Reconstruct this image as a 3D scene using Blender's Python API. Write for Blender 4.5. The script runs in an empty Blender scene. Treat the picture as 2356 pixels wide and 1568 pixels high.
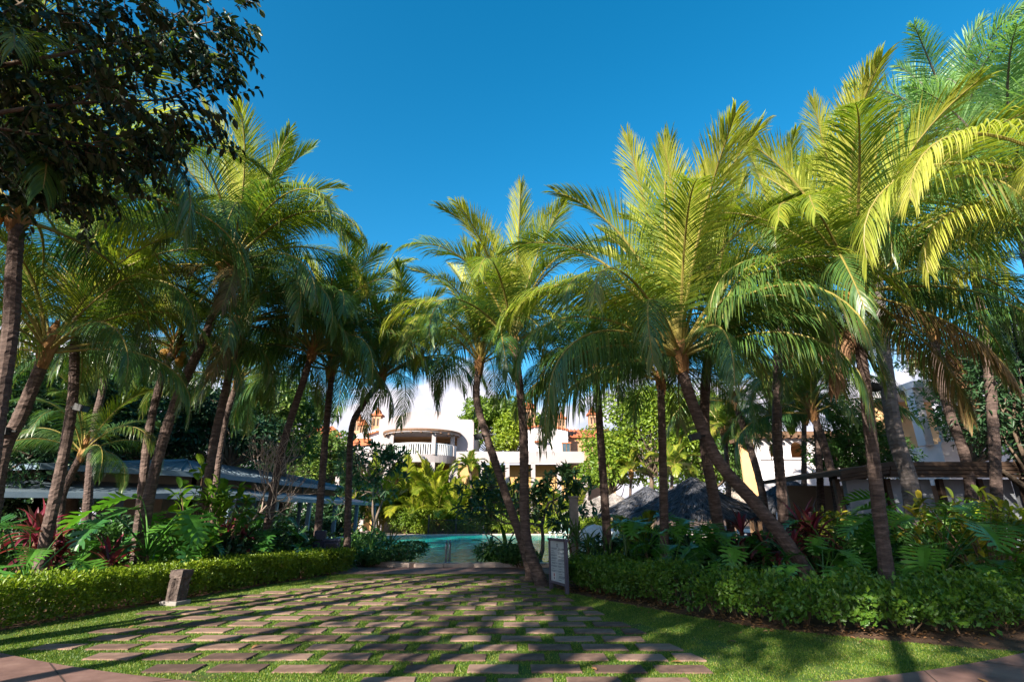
import bpy, math, random
import numpy as np
from mathutils import Vector, Matrix

# ------------------------------------------------------------------ camera, sky, sun, exposure
sc = bpy.context.scene
COL = sc.collection
R = math.radians
EYE = 1.6
PITCH = R(18.6)
cam_d = bpy.data.cameras.new('camera')
cam = bpy.data.objects.new('camera', cam_d)
COL.objects.link(cam)
cam.location = (0, 0, EYE)
cam.rotation_euler = (R(90) + PITCH, 0, 0)
cam_d.sensor_width = 36
cam_d.lens = 18.06
cam_d.clip_end = 3000
cam_d.clip_start = 0.05
sc.camera = cam

SUN_EL = 24.5
SUN_AZ = (-0.55, -0.835)           # horizontal direction towards the sun: behind the camera, to the left
az = math.atan2(SUN_AZ[0], SUN_AZ[1])
world = bpy.data.worlds.new('World')
sc.world = world
world.use_nodes = True
wn, wl = world.node_tree.nodes, world.node_tree.links
wn.clear()
w_out = wn.new('ShaderNodeOutputWorld')
w_bg = wn.new('ShaderNodeBackground')
w_bg.inputs['Strength'].default_value = 0.15
sky = wn.new('ShaderNodeTexSky')
sky.sky_type = 'NISHITA'
sky.sun_disc = False
sky.sun_elevation = R(SUN_EL)
sky.sun_rotation = az % (2 * math.pi)
sky.air_density = 1.0
sky.dust_density = 0.65
sky.ozone_density = 3.0
hs = wn.new('ShaderNodeHueSaturation')
hs.inputs['Saturation'].default_value = 1.37
hs.inputs['Hue'].default_value = 0.485
hs.inputs['Value'].default_value = 0.62
wl.new(sky.outputs[0], hs.inputs['Color'])
# clouds low over the horizon all the way round
tc = wn.new('ShaderNodeTexCoord')
sep = wn.new('ShaderNodeSeparateXYZ')
wl.new(tc.outputs['Generated'], sep.inputs[0])
mp = wn.new('ShaderNodeMapping')
mp.inputs['Scale'].default_value = (5.5, 5.5, 9.0)
mp.inputs['Location'].default_value = (0.35, 1.9, 0.1)
wl.new(tc.outputs['Generated'], mp.inputs['Vector'])
nz = wn.new('ShaderNodeTexNoise')
nz.inputs['Scale'].default_value = 1.0
nz.inputs['Detail'].default_value = 8
nz.inputs['Roughness'].default_value = 0.52
wl.new(mp.outputs[0], nz.inputs['Vector'])
grad = wn.new('ShaderNodeMapRange')
grad.inputs['From Min'].default_value = 0.06
grad.inputs['From Max'].default_value = 0.39
grad.inputs['To Min'].default_value = 0.42
grad.inputs['To Max'].default_value = -0.30
wl.new(sep.outputs['Z'], grad.inputs['Value'])
addn = wn.new('ShaderNodeMath'); addn.operation = 'ADD'
wl.new(nz.outputs['Fac'], addn.inputs[0]); wl.new(grad.outputs[0], addn.inputs[1])
crmp = wn.new('ShaderNodeValToRGB')
crmp.color_ramp.elements[0].position = 0.50
crmp.color_ramp.elements[1].position = 0.60
wl.new(addn.outputs[0], crmp.inputs[0])
nz2 = wn.new('ShaderNodeTexNoise'); nz2.inputs['Scale'].default_value = 2.3; nz2.inputs['Detail'].default_value = 5
wl.new(mp.outputs[0], nz2.inputs['Vector'])
ccol = wn.new('ShaderNodeValToRGB')
ccol.color_ramp.elements[0].position = 0.38; ccol.color_ramp.elements[0].color = (1.9, 2.05, 2.5, 1)
ccol.color_ramp.elements[1].position = 0.62; ccol.color_ramp.elements[1].color = (3.3, 3.05, 3.3, 1)
wl.new(nz2.outputs['Fac'], ccol.inputs[0])
cmix = wn.new('ShaderNodeMixRGB')
wl.new(crmp.outputs[0], cmix.inputs[0]); wl.new(hs.outputs[0], cmix.inputs[1]); wl.new(ccol.outputs[0], cmix.inputs[2])
wl.new(cmix.outputs[0], w_bg.inputs['Color'])
wl.new(w_bg.outputs[0], w_out.inputs[0])

sun_d = bpy.data.lights.new('sun', 'SUN')
sun_d.energy = 5.0
sun_d.angle = R(0.55)
sun_d.color = (1.0, 0.92, 0.78)
sun = bpy.data.objects.new('sun', sun_d)
COL.objects.link(sun)
ce = math.cos(R(SUN_EL))
n_ = math.hypot(*SUN_AZ)
SUNV = Vector((SUN_AZ[0] / n_ * ce, SUN_AZ[1] / n_ * ce, math.sin(R(SUN_EL))))
sun.rotation_euler = SUNV.to_track_quat('Z', 'Y').to_euler()
sun.location = SUNV * 60

sc.view_settings.view_transform = 'Standard'
sc.view_settings.look = 'None'
sc.view_settings.gamma = 1.0
sc.view_settings.use_curve_mapping = False
sc.view_settings.exposure = 1.5
sc.render.engine = 'CYCLES'
sc.cycles.max_bounces = 8
sc.cycles.diffuse_bounces = 4
sc.cycles.glossy_bounces = 2
sc.cycles.transmission_bounces = 4
sc.cycles.transparent_max_bounces = 4
sc.cycles.use_denoising = True
sc.cycles.sample_clamp_indirect = 6

# ------------------------------------------------------------------ helpers
FD, U0, V0 = 1182.0, 1178.0, 784.0
CP, SP = math.cos(PITCH), math.sin(PITCH)


def P(u, v, Y):
    """point at depth Y seen at (u, v) of the 2356 x 1568 layout sketch"""
    cx, cy = (u - U0) / FD, (V0 - v) / FD
    k = Y / (CP - cy * SP)
    return Vector((cx * k, Y, EYE + (SP + cy * CP) * k))


def PX(u, Y, z=0.0):
    zc = Y * CP + (z - EYE) * SP
    return Vector(((u - U0) / FD * zc, Y, z))


def V3(*a):
    return Vector(a)


def link(name, data, parent=None, loc=None):
    o = bpy.data.objects.new(name, data)
    COL.objects.link(o)
    if parent is not None:
        o.parent = parent
    if loc is not None:
        o.location = loc
    return o


def tag(o, label=None, cat=None, group=None, kind=None):
    if label: o['label'] = label
    if cat: o['category'] = cat
    if group: o['group'] = group
    if kind: o['kind'] = kind
    return o


def thing(name, label, cat, loc=(0, 0, 0), rz=0.0, group=None):
    o = link(name, None, None, loc)
    o.rotation_euler = (0, 0, rz)
    o.empty_display_size = 0.1
    return tag(o, label, cat, group)


def mesh(name, V, F, mat=None, smooth=False, rnd=None):
    me = bpy.data.meshes.new(name)
    V = np.asarray(V, dtype=np.float64)
    if isinstance(F, np.ndarray):
        n, k = F.shape
        me.vertices.add(len(V)); me.vertices.foreach_set('co', V.astype(np.float32).ravel())
        me.loops.add(n * k); me.loops.foreach_set('vertex_index', F.astype(np.int32).ravel())
        me.polygons.add(n)
        me.polygons.foreach_set('loop_start', np.arange(0, n * k, k, dtype=np.int32))
        me.polygons.foreach_set('loop_total', np.full(n, k, dtype=np.int32))
        me.update(calc_edges=True)
    else:
        me.from_pydata(V.tolist(), [], F)
        me.update()
    if smooth:
        me.polygons.foreach_set('use_smooth', np.ones(len(me.polygons), dtype=bool))
    if rnd is not None:
        a = me.attributes.new('rnd', 'FLOAT', 'POINT')
        a.data.foreach_set('value', np.asarray(rnd, dtype=np.float32))
    if mat:
        me.materials.append(mat)
    return me


class MB:
    """collects plain shapes into one mesh"""
    def __init__(s):
        s.V, s.F = [], []

    def add(s, V, F):
        n = len(s.V)
        s.V += [tuple(v) for v in V]
        s.F += [tuple(i + n for i in f) for f in F]
        return s

    def box(s, lo, hi, rz=0, c=None):
        x0, y0, z0 = lo; x1, y1, z1 = hi
        V = [Vector(p) for p in ((x0, y0, z0), (x1, y0, z0), (x1, y1, z0), (x0, y1, z0),
                                 (x0, y0, z1), (x1, y0, z1), (x1, y1, z1), (x0, y1, z1))]
        if rz:
            m = Matrix.Rotation(rz, 3, 'Z'); c = Vector(c or ((x0 + x1) / 2, (y0 + y1) / 2, 0))
            V = [m @ (p - c) + c for p in V]
        return s.add(V, [(0, 3, 2, 1), (4, 5, 6, 7), (0, 1, 5, 4), (1, 2, 6, 5), (2, 3, 7, 6), (3, 0, 4, 7)])

    def prism(s, pts, z0, z1):
        n = len(pts)
        V = [(p[0], p[1], z0) for p in pts] + [(p[0], p[1], z1) for p in pts]
        F = [tuple(range(n - 1, -1, -1)), tuple(range(n, 2 * n))]
        F += [(i, (i + 1) % n, (i + 1) % n + n, i + n) for i in range(n)]
        return s.add(V, F)

    def xprism(s, pts, y0, y1):
        """polygon in XZ extruded along Y"""
        n = len(pts)
        V = [(p[0], y0, p[1]) for p in pts] + [(p[0], y1, p[1]) for p in pts]
        F = [tuple(range(n)), tuple(range(2 * n - 1, n - 1, -1))]
        F += [(i, i + n, (i + 1) % n + n, (i + 1) % n) for i in range(n)]
        return s.add(V, F)

    def tube(s, pts, rad, k=6, cap=True):
        V, F = tube_np(pts, rad, k)
        n = len(s.V)
        s.V += [tuple(v) for v in V]
        s.F += [tuple(i + n for i in f) for f in F]
        if cap:
            s.F.append(tuple(n + i for i in range(k - 1, -1, -1)))
            s.F.append(tuple(n + len(V) - k + i for i in range(k)))
        return s

    def lathe(s, prof, c=(0, 0, 0), k=12):
        V, F = [], []
        for r, z in prof:
            for i in range(k):
                a = 2 * math.pi * i / k
                V.append((c[0] + r * math.cos(a), c[1] + r * math.sin(a), c[2] + z))
        for j in range(len(prof) - 1):
            for i in range(k):
                F.append((j * k + i, j * k + (i + 1) % k, (j + 1) * k + (i + 1) % k, (j + 1) * k + i))
        F.append(tuple(range(k - 1, -1, -1)))
        F.append(tuple((len(prof) - 1) * k + i for i in range(k)))
        return s.add(V, F)

    def build(s, name, mat, parent=None, loc=None, smooth=False, offset=None, bevel=0):
        V = np.array(s.V)
        if offset is not None:
            V = V - np.array(offset)
        o = link(name, mesh(name, V, s.F, mat, smooth), parent, loc)
        if bevel:
            b = o.modifiers.new('bevel', 'BEVEL'); b.width = bevel; b.segments = 2; b.limit_method = 'ANGLE'
        return o


def tube_np(pts, rad, k=6):
    pts = np.array([tuple(p) for p in pts], dtype=float)
    n = len(pts)
    rad = np.broadcast_to(np.asarray(rad, dtype=float), (n,))
    T = np.gradient(pts, axis=0)
    T /= np.linalg.norm(T, axis=1)[:, None] + 1e-9
    ref = np.array([0.0, 0.0, 1.0]) if abs(T[0][2]) < 0.8 else np.array([1.0, 0.0, 0.0])
    V = []
    a = np.arange(k) * 2 * math.pi / k
    X = np.cross(ref, T[0]); X /= np.linalg.norm(X)
    for i in range(n):
        X = X - T[i] * np.dot(X, T[i]); X /= np.linalg.norm(X) + 1e-9
        Yv = np.cross(T[i], X)
        V.append(pts[i] + rad[i] * (np.cos(a)[:, None] * X + np.sin(a)[:, None] * Yv))
    V = np.concatenate(V)
    F = [(j * k + i, j * k + (i + 1) % k, (j + 1) * k + (i + 1) % k, (j + 1) * k + i) for j in range(n - 1) for i in range(k)]
    return V, F


def catmull(pts, per=8):
    pts = [np.array(tuple(p), dtype=float) for p in pts]
    if len(pts) < 3:
        return [pts[0] + (pts[1] - pts[0]) * t for t in np.linspace(0, 1, per + 1)]
    q = [2 * pts[0] - pts[1]] + pts + [2 * pts[-1] - pts[-2]]
    out = []
    for i in range(1, len(q) - 2):
        for t in np.linspace(0, 1, per, endpoint=False):
            a, b, c, d = q[i - 1], q[i], q[i + 1], q[i + 2]
            out.append(0.5 * ((2 * b) + (c - a) * t + (2 * a - 5 * b + 4 * c - d) * t * t + (3 * b - a - 3 * c + d) * t ** 3))
    out.append(q[-2])
    return out


def nrm(a):
    return a / (np.linalg.norm(a, axis=-1, keepdims=True) + 1e-9)


# ------------------------------------------------------------------ materials
def new_mat(name):
    m = bpy.data.materials.new(name); m.use_nodes = True
    nt = m.node_tree; nt.nodes.clear()
    return m, nt.nodes, nt.links


def ramp(n, stops):
    r = n.new('ShaderNodeValToRGB')
    el = r.color_ramp.elements
    while len(el) < len(stops):
        el.new(0.5)
    for e, (p, c) in zip(el, stops):
        e.position = p; e.color = (*c, 1)
    return r


def leaf_mat(name, cols, trans=0.32, rough=0.42, objr=0.35, spec=0.4, tcol=None):
    """leaf shader: colour from each leaf's own value and each object's own value"""
    m, n, l = new_mat(name)
    out = n.new('ShaderNodeOutputMaterial')
    at = n.new('ShaderNodeAttribute'); at.attribute_name = 'rnd'
    oi = n.new('ShaderNodeObjectInfo')
    s1 = n.new('ShaderNodeMath'); s1.operation = 'MULTIPLY'; s1.inputs[1].default_value = objr
    l.new(oi.outputs['Random'], s1.inputs[0])
    s2 = n.new('ShaderNodeMath'); s2.operation = 'MULTIPLY_ADD'; s2.inputs[1].default_value = 1 - objr
    l.new(at.outputs['Fac'], s2.inputs[0]); l.new(s1.outputs[0], s2.inputs[2])
    rp = ramp(n, [(i / (len(cols) - 1), c) for i, c in enumerate(cols)])
    l.new(s2.outputs[0], rp.inputs[0])
    nz = n.new('ShaderNodeTexNoise'); nz.inputs['Scale'].default_value = 9
    mx = n.new('ShaderNodeMixRGB'); mx.blend_type = 'MULTIPLY'; mx.inputs[0].default_value = 0.5
    nr = ramp(n, [(0.3, (0.55, 0.55, 0.55)), (0.7, (1.15, 1.15, 1.15))])
    l.new(nz.outputs['Fac'], nr.inputs[0]); l.new(rp.outputs[0], mx.inputs[1]); l.new(nr.outputs[0], mx.inputs[2])
    pb = n.new('ShaderNodeBsdfPrincipled')
    pb.inputs['Roughness'].default_value = rough
    pb.inputs['Specular IOR Level'].default_value = spec
    l.new(mx.outputs[0], pb.inputs['Base Color'])
    tr = n.new('ShaderNodeBsdfTranslucent')
    tm = n.new('ShaderNodeMixRGB'); tm.blend_type = 'MULTIPLY'; tm.inputs[0].default_value = 1
    tm.inputs[2].default_value = (*(tcol or (1.35, 1.5, 0.6)), 1)
    l.new(mx.outputs[0], tm.inputs[1]); l.new(tm.outputs[0], tr.inputs['Color'])
    ms = n.new('ShaderNodeMixShader'); ms.inputs[0].default_value = trans
    l.new(pb.outputs[0], ms.inputs[1]); l.new(tr.outputs[0], ms.inputs[2])
    l.new(ms.outputs[0], out.inputs[0])
    return m


def noise_mat(name, cols, scale=4.0, detail=6, rough=0.8, bump=0.0, bscale=None, dist=0.05, stretch=None, spec=0.3,
              metallic=0.0, objr=0.0, coord='Object'):
    m, n, l = new_mat(name)
    out = n.new('ShaderNodeOutputMaterial')
    pb = n.new('ShaderNodeBsdfPrincipled')
    tcn = n.new('ShaderNodeTexCoord')
    src = tcn.outputs[coord]
    if stretch:
        mpn = n.new('ShaderNodeMapping'); mpn.inputs['Scale'].default_value = stretch
        l.new(src, mpn.inputs[0]); src = mpn.outputs[0]
    nz = n.new('ShaderNodeTexNoise'); nz.inputs['Scale'].default_value = scale; nz.inputs['Detail'].default_value = detail
    nz.inputs['Roughness'].default_value = 0.62
    l.new(src, nz.inputs['Vector'])
    fac = nz.outputs['Fac']
    if objr:
        oi = n.new('ShaderNodeObjectInfo')
        ad = n.new('ShaderNodeMath'); ad.operation = 'MULTIPLY_ADD'; ad.inputs[1].default_value = objr
        sb = n.new('ShaderNodeMath'); sb.operation = 'SUBTRACT'; sb.inputs[1].default_value = objr / 2
        l.new(fac, sb.inputs[0]); l.new(oi.outputs['Random'], ad.inputs[0]); l.new(sb.outputs[0], ad.inputs[2])
        fac = ad.outputs[0]
    k = len(cols)
    rp = ramp(n, [(0.28 + 0.46 * i / max(1, k - 1), c) for i, c in enumerate(cols)])
    l.new(fac, rp.inputs[0]); l.new(rp.outputs[0], pb.inputs['Base Color'])
    pb.inputs['Roughness'].default_value = rough
    pb.inputs['Specular IOR Level'].default_value = spec
    pb.inputs['Metallic'].default_value = metallic
    if bump:
        b = n.new('ShaderNodeBump'); b.inputs['Strength'].default_value = bump; b.inputs['Distance'].default_value = dist
        n2 = n.new('ShaderNodeTexNoise'); n2.inputs['Scale'].default_value = bscale or scale * 4; n2.inputs['Detail'].default_value = 6
        l.new(src, n2.inputs['Vector']); l.new(n2.outputs['Fac'], b.inputs['Height']); l.new(b.outputs[0], pb.inputs['Normal'])
    l.new(pb.outputs[0], out.inputs[0])
    return m


M = {}
# coconut fronds: from deep green to yellow green
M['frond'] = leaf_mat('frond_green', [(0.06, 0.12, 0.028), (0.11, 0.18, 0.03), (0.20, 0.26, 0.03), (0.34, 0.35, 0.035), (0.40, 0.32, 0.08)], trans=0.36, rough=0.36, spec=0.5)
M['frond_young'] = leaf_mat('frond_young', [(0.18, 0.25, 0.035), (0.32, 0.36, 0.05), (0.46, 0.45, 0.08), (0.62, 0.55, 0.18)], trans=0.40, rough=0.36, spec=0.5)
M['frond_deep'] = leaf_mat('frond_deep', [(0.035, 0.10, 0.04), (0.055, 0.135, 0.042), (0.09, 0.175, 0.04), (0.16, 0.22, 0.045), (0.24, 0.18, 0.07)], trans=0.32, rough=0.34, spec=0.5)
M['frond_old'] = leaf_mat('frond_old', [(0.06, 0.09, 0.025), (0.16, 0.12, 0.04), (0.27, 0.16, 0.07), (0.33, 0.2, 0.11)], trans=0.25, rough=0.6)
M['frond_dead'] = leaf_mat('frond_dead', [(0.16, 0.08, 0.04), (0.24, 0.13, 0.07), (0.32, 0.19, 0.11)], trans=0.15, rough=0.8)
M['frond_blue'] = leaf_mat('frond_bluegreen', [(0.13, 0.26, 0.10), (0.21, 0.36, 0.14), (0.32, 0.46, 0.18)], trans=0.38, rough=0.4)
M['frond_yellow'] = leaf_mat('frond_areca', [(0.10, 0.17, 0.02), (0.22, 0.27, 0.025), (0.40, 0.36, 0.03)], trans=0.4, rough=0.4)
M['rachis'] = noise_mat('rachis_yellow', [(0.17, 0.14, 0.04), (0.30, 0.24, 0.055)], 6, rough=0.5)
M['trunk'] = noise_mat('palm_bark', [(0.035, 0.024, 0.021), (0.092, 0.062, 0.053), (0.20, 0.14, 0.12)], 5, 8, 0.9, bump=0.6, bscale=22, dist=0.02, stretch=(1, 1, 4.5))
M['trunk_grey'] = noise_mat('royal_bark', [(0.08, 0.066, 0.064), (0.14, 0.115, 0.11), (0.23, 0.19, 0.18)], 4, 8, 0.9, bump=0.4, bscale=14, dist=0.02, stretch=(1, 1, 2.5))
M['fibre'] = noise_mat('palm_fibre', [(0.10, 0.05, 0.025), (0.30, 0.15, 0.06), (0.45, 0.25, 0.10)], 9, 8, 0.95, bump=0.8, bscale=40, dist=0.02, stretch=(1, 1, .3))
M['coconut'] = noise_mat('coconut', [(0.30, 0.15, 0.03), (0.50, 0.28, 0.06)], 5, 4, 0.5)
M['bark'] = noise_mat('tree_bark', [(0.05, 0.035, 0.025), (0.12, 0.085, 0.06), (0.20, 0.15, 0.11)], 6, 8, 0.95, bump=0.6, bscale=20, dist=0.03, stretch=(1, 1, .4))
M['bark_pale'] = noise_mat('pale_bark', [(0.26, 0.19, 0.15), (0.42, 0.33, 0.28)], 8, 6, 0.9)
M['bark_frangipani'] = noise_mat('frangipani_bark', [(0.10, 0.075, 0.06), (0.24, 0.18, 0.14)], 8, 6, 0.9)
M['twig'] = noise_mat('twig', [(0.10, 0.06, 0.035), (0.24, 0.15, 0.09)], 9, 4, 0.9)
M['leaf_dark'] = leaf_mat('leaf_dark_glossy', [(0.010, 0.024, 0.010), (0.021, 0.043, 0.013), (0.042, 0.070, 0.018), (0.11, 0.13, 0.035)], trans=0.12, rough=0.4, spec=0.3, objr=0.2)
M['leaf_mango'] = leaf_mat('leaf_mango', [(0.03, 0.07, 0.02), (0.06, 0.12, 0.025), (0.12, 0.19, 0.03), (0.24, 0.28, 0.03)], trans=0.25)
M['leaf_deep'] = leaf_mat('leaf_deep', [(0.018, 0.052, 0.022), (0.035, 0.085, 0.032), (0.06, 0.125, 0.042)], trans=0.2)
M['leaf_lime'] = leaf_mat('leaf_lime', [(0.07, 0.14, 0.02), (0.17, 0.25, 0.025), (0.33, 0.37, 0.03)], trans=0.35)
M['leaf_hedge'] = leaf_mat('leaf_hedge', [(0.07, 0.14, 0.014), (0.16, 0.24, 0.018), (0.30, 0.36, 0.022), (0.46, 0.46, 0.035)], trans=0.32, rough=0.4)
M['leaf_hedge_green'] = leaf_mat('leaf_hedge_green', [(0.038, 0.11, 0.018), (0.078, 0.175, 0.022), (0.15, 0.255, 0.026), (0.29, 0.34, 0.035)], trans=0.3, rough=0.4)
M['leaf_bush'] = leaf_mat('leaf_bush', [(0.03, 0.085, 0.024), (0.06, 0.15, 0.032), (0.12, 0.23, 0.04)], trans=0.25)
M['monstera'] = leaf_mat('monstera', [(0.04, 0.14, 0.025), (0.075, 0.22, 0.03), (0.13, 0.32, 0.04)], trans=0.3, rough=0.32, objr=0.9, spec=0.5)
M['cordyline'] = leaf_mat('cordyline', [(0.035, 0.03, 0.016), (0.11, 0.018, 0.03), (0.26, 0.04, 0.07), (0.30, 0.12, 0.07)], trans=0.3, rough=0.35, objr=0.95, tcol=(1.4, 0.7, 0.7))
M['strap'] = leaf_mat('strap_leaf', [(0.05, 0.12, 0.02), (0.10, 0.20, 0.025), (0.22, 0.32, 0.05)], trans=0.35, rough=0.35, objr=0.9)
M['strap_dark'] = leaf_mat('strap_leaf_dark', [(0.03, 0.075, 0.022), (0.055, 0.12, 0.028), (0.10, 0.18, 0.035)], trans=0.25, rough=0.35, objr=0.9)
M['croton'] = leaf_mat('croton', [(0.06, 0.12, 0.02), (0.17, 0.20, 0.02), (0.40, 0.34, 0.03), (0.55, 0.42, 0.05)], trans=0.3, rough=0.35, objr=0.3)
M['broad'] = leaf_mat('broad_leaf', [(0.05, 0.13, 0.02), (0.11, 0.22, 0.02), (0.22, 0.32, 0.025)], trans=0.38, rough=0.35, objr=0.9)
M['frangi'] = leaf_mat('frangipani_leaf', [(0.025, 0.07, 0.035), (0.045, 0.105, 0.045), (0.085, 0.155, 0.05)], trans=0.22, rough=0.4)
M['grass'] = leaf_mat('grass_blade', [(0.04, 0.105, 0.012), (0.08, 0.16, 0.016), (0.15, 0.225, 0.022), (0.28, 0.28, 0.06), (0.38, 0.30, 0.13)], trans=0.3, rough=0.5, objr=0.0)
M['lawn'] = noise_mat('lawn', [(0.10, 0.075, 0.03), (0.05, 0.10, 0.012), (0.09, 0.15, 0.018), (0.13, 0.15, 0.035)], 3, 10, 0.95, bump=0.5, bscale=120, dist=0.02)
M['soil'] = noise_mat('soil', [(0.05, 0.028, 0.016), (0.11, 0.06, 0.035), (0.19, 0.10, 0.055)], 3, 10, 1.0, bump=0.7, bscale=30, dist=0.04)
M['paver'] = noise_mat('paver', [(0.092, 0.055, 0.043), (0.175, 0.104, 0.078), (0.27, 0.17, 0.13)], 5, 10, 0.92, bump=0.35, bscale=45, dist=0.01, objr=0.55)
M['path'] = noise_mat('stamped_path', [(0.12, 0.065, 0.055), (0.20, 0.112, 0.092), (0.28, 0.17, 0.14)], 2.2, 12, 0.75, bump=0.3, bscale=18, dist=0.01)
M['joint'] = noise_mat('path_joint', [(0.05, 0.03, 0.025), (0.09, 0.06, 0.05)], 8, 4, 0.95)
M['deck'] = noise_mat('pool_deck', [(0.42, 0.33, 0.30), (0.56, 0.47, 0.43)], 3, 8, 0.8)
M['coping'] = noise_mat('coping', [(0.36, 0.27, 0.23), (0.52, 0.42, 0.37)], 4, 8, 0.7, bump=0.2, bscale=30, dist=0.01)
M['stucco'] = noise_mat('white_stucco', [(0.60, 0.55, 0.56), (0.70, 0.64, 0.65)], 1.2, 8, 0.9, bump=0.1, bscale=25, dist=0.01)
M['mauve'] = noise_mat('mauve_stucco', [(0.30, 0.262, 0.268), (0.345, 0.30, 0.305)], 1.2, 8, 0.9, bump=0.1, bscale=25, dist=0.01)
M['peach'] = noise_mat('peach_stucco', [(0.56, 0.33, 0.16), (0.66, 0.42, 0.22)], 1.0, 6, 0.9)
M['tan'] = noise_mat('tan_wall', [(0.36, 0.22, 0.09), (0.46, 0.29, 0.13)], 1.0, 6, 0.9)
M['terracotta'] = noise_mat('terracotta', [(0.34, 0.09, 0.04), (0.52, 0.18, 0.08)], 6, 6, 0.8)
M['orange'] = noise_mat('orange_stucco', [(0.36, 0.19, 0.11), (0.46, 0.26, 0.16)], 3, 6, 0.85)
M['wood_dark'] = noise_mat('dark_wood', [(0.03, 0.018, 0.012), (0.075, 0.045, 0.03)], 4, 8, 0.7, stretch=(1, 8, 8))
M['wood'] = noise_mat('roof_wood', [(0.11, 0.06, 0.035), (0.19, 0.11, 0.07)], 4, 8, 0.8)
M['metal_roof'] = noise_mat('metal_roof', [(0.085, 0.115, 0.145), (0.14, 0.18, 0.215)], 0.8, 6, 0.45, spec=0.5)
M['paint_blue'] = noise_mat('painted_steel', [(0.10, 0.15, 0.20), (0.16, 0.22, 0.28)], 2, 4, 0.5)
M['wall_blue'] = noise_mat('hut_wall', [(0.22, 0.235, 0.27), (0.30, 0.315, 0.35)], 2, 6, 0.85)
M['ceil'] = noise_mat('ceiling_board', [(0.22, 0.17, 0.12), (0.30, 0.24, 0.18)], 2, 6, 0.85)
M['black'] = noise_mat('black_iron', [(0.012, 0.012, 0.014), (0.03, 0.03, 0.033)], 6, 4, 0.5)
M['steel'] = noise_mat('steel_rail', [(0.25, 0.29, 0.33), (0.4, 0.44, 0.48)], 6, 4, 0.25, metallic=0.9)
M['bin'] = noise_mat('bin_plastic', [(0.018, 0.022, 0.05), (0.03, 0.036, 0.07)], 4, 4, 0.5)
M['stone'] = noise_mat('carved_stone', [(0.035, 0.027, 0.025), (0.095, 0.07, 0.062), (0.18, 0.135, 0.115)], 7, 10, 0.95, bump=1.0, bscale=16, dist=0.05)
M['concrete'] = noise_mat('concrete', [(0.17, 0.15, 0.14), (0.29, 0.26, 0.245)], 5, 8, 0.9, bump=0.3, bscale=30, dist=0.01)
M['rock'] = noise_mat('pale_rock', [(0.42, 0.31, 0.26), (0.60, 0.48, 0.42)], 3, 8, 0.9, bump=0.5, bscale=9, dist=0.05)
M['white'] = noise_mat('white_plastic', [(0.68, 0.68, 0.70), (0.76, 0.76, 0.78)], 3, 4, 0.5)
M['thatch'] = leaf_mat('thatch', [(0.26, 0.22, 0.20), (0.38, 0.33, 0.30), (0.48, 0.42, 0.38), (0.56, 0.50, 0.46)], trans=0.05, rough=0.95, objr=0.0, spec=0.1)
M['thatch_shaded'] = leaf_mat('thatch_shade_tone', [(0.045, 0.048, 0.06), (0.085, 0.09, 0.11), (0.14, 0.14, 0.16), (0.20, 0.18, 0.175)], trans=0.05, rough=0.95, objr=0.0, spec=0.1)  # darker twin of the pale thatch: shade on the roofs put into the colour
M['sign_frame'] = noise_mat('sign_frame', [(0.07, 0.06, 0.09), (0.12, 0.10, 0.13)], 5, 4, 0.6)
M['sign_board'] = noise_mat('sign_board', [(0.38, 0.43, 0.48), (0.44, 0.49, 0.54)], 2, 4, 0.45)
M['ink'] = noise_mat('sign_ink', [(0.05, 0.06, 0.10), (0.07, 0.08, 0.12)], 5, 3, 0.6)
M['sticker'] = noise_mat('sign_sticker', [(0.55, 0.53, 0.55), (0.62, 0.60, 0.62)], 4, 3, 0.6)
M['red'] = noise_mat('sign_red', [(0.30, 0.05, 0.06), (0.4, 0.08, 0.08)], 5, 3, 0.6)
M['glass'] = noise_mat('window_glass', [(0.03, 0.06, 0.08), (0.06, 0.10, 0.13)], 1, 2, 0.08, spec=0.8)
M['dryleaf'] = leaf_mat('dry_leaf', [(0.16, 0.07, 0.03), (0.30, 0.15, 0.06), (0.42, 0.25, 0.12)], trans=0.1, rough=0.8)


def water_mat():
    m, n, l = new_mat('pool_water')
    out = n.new('ShaderNodeOutputMaterial'); pb = n.new('ShaderNodeBsdfPrincipled')
    tcn = n.new('ShaderNodeTexCoord')
    mpw = n.new('ShaderNodeMapping'); mpw.inputs['Scale'].default_value = (1.0, .45, 1)
    nz = n.new('ShaderNodeTexNoise'); nz.inputs['Scale'].default_value = 2.6; nz.inputs['Detail'].default_value = 5
    nz.inputs['Distortion'].default_value = 0.6
    l.new(tcn.outputs['Object'], mpw.inputs[0]); l.new(mpw.outputs[0], nz.inputs['Vector'])
    rp = ramp(n, [(0.3, (0.0, 0.24, 0.23)), (0.5, (0.003, 0.40, 0.37)), (0.64, (0.03, 0.54, 0.49)), (0.76, (0.35, 0.74, 0.70))])
    l.new(nz.outputs['Fac'], rp.inputs[0]); l.new(rp.outputs[0], pb.inputs['Base Color'])
    pb.inputs['Roughness'].default_value = 0.08
    pb.inputs['IOR'].default_value = 1.33
    pb.inputs['Specular IOR Level'].default_value = 0.22
    wv = n.new('ShaderNodeTexNoise'); wv.inputs['Scale'].default_value = 3.2; wv.inputs['Detail'].default_value = 3
    l.new(tcn.outputs['Object'], wv.inputs['Vector'])
    b = n.new('ShaderNodeBump'); b.inputs['Strength'].default_value = 0.55; b.inputs['Distance'].default_value = 0.08
    l.new(wv.outputs['Fac'], b.inputs['Height']); l.new(b.outputs[0], pb.inputs['Normal'])
    l.new(pb.outputs[0], out.inputs[0])
    return m


M['water'] = water_mat()

# ------------------------------------------------------------------ setting: ground, lawn, paths, pool
def sheet(name, pts, z, mat, kind='structure', parent=None):
    me = mesh(name, [(p[0], p[1], z) for p in pts], [tuple(range(len(pts)))], mat)
    o = link(name, me, parent)
    if kind and parent is None: o['kind'] = kind
    return o


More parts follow.
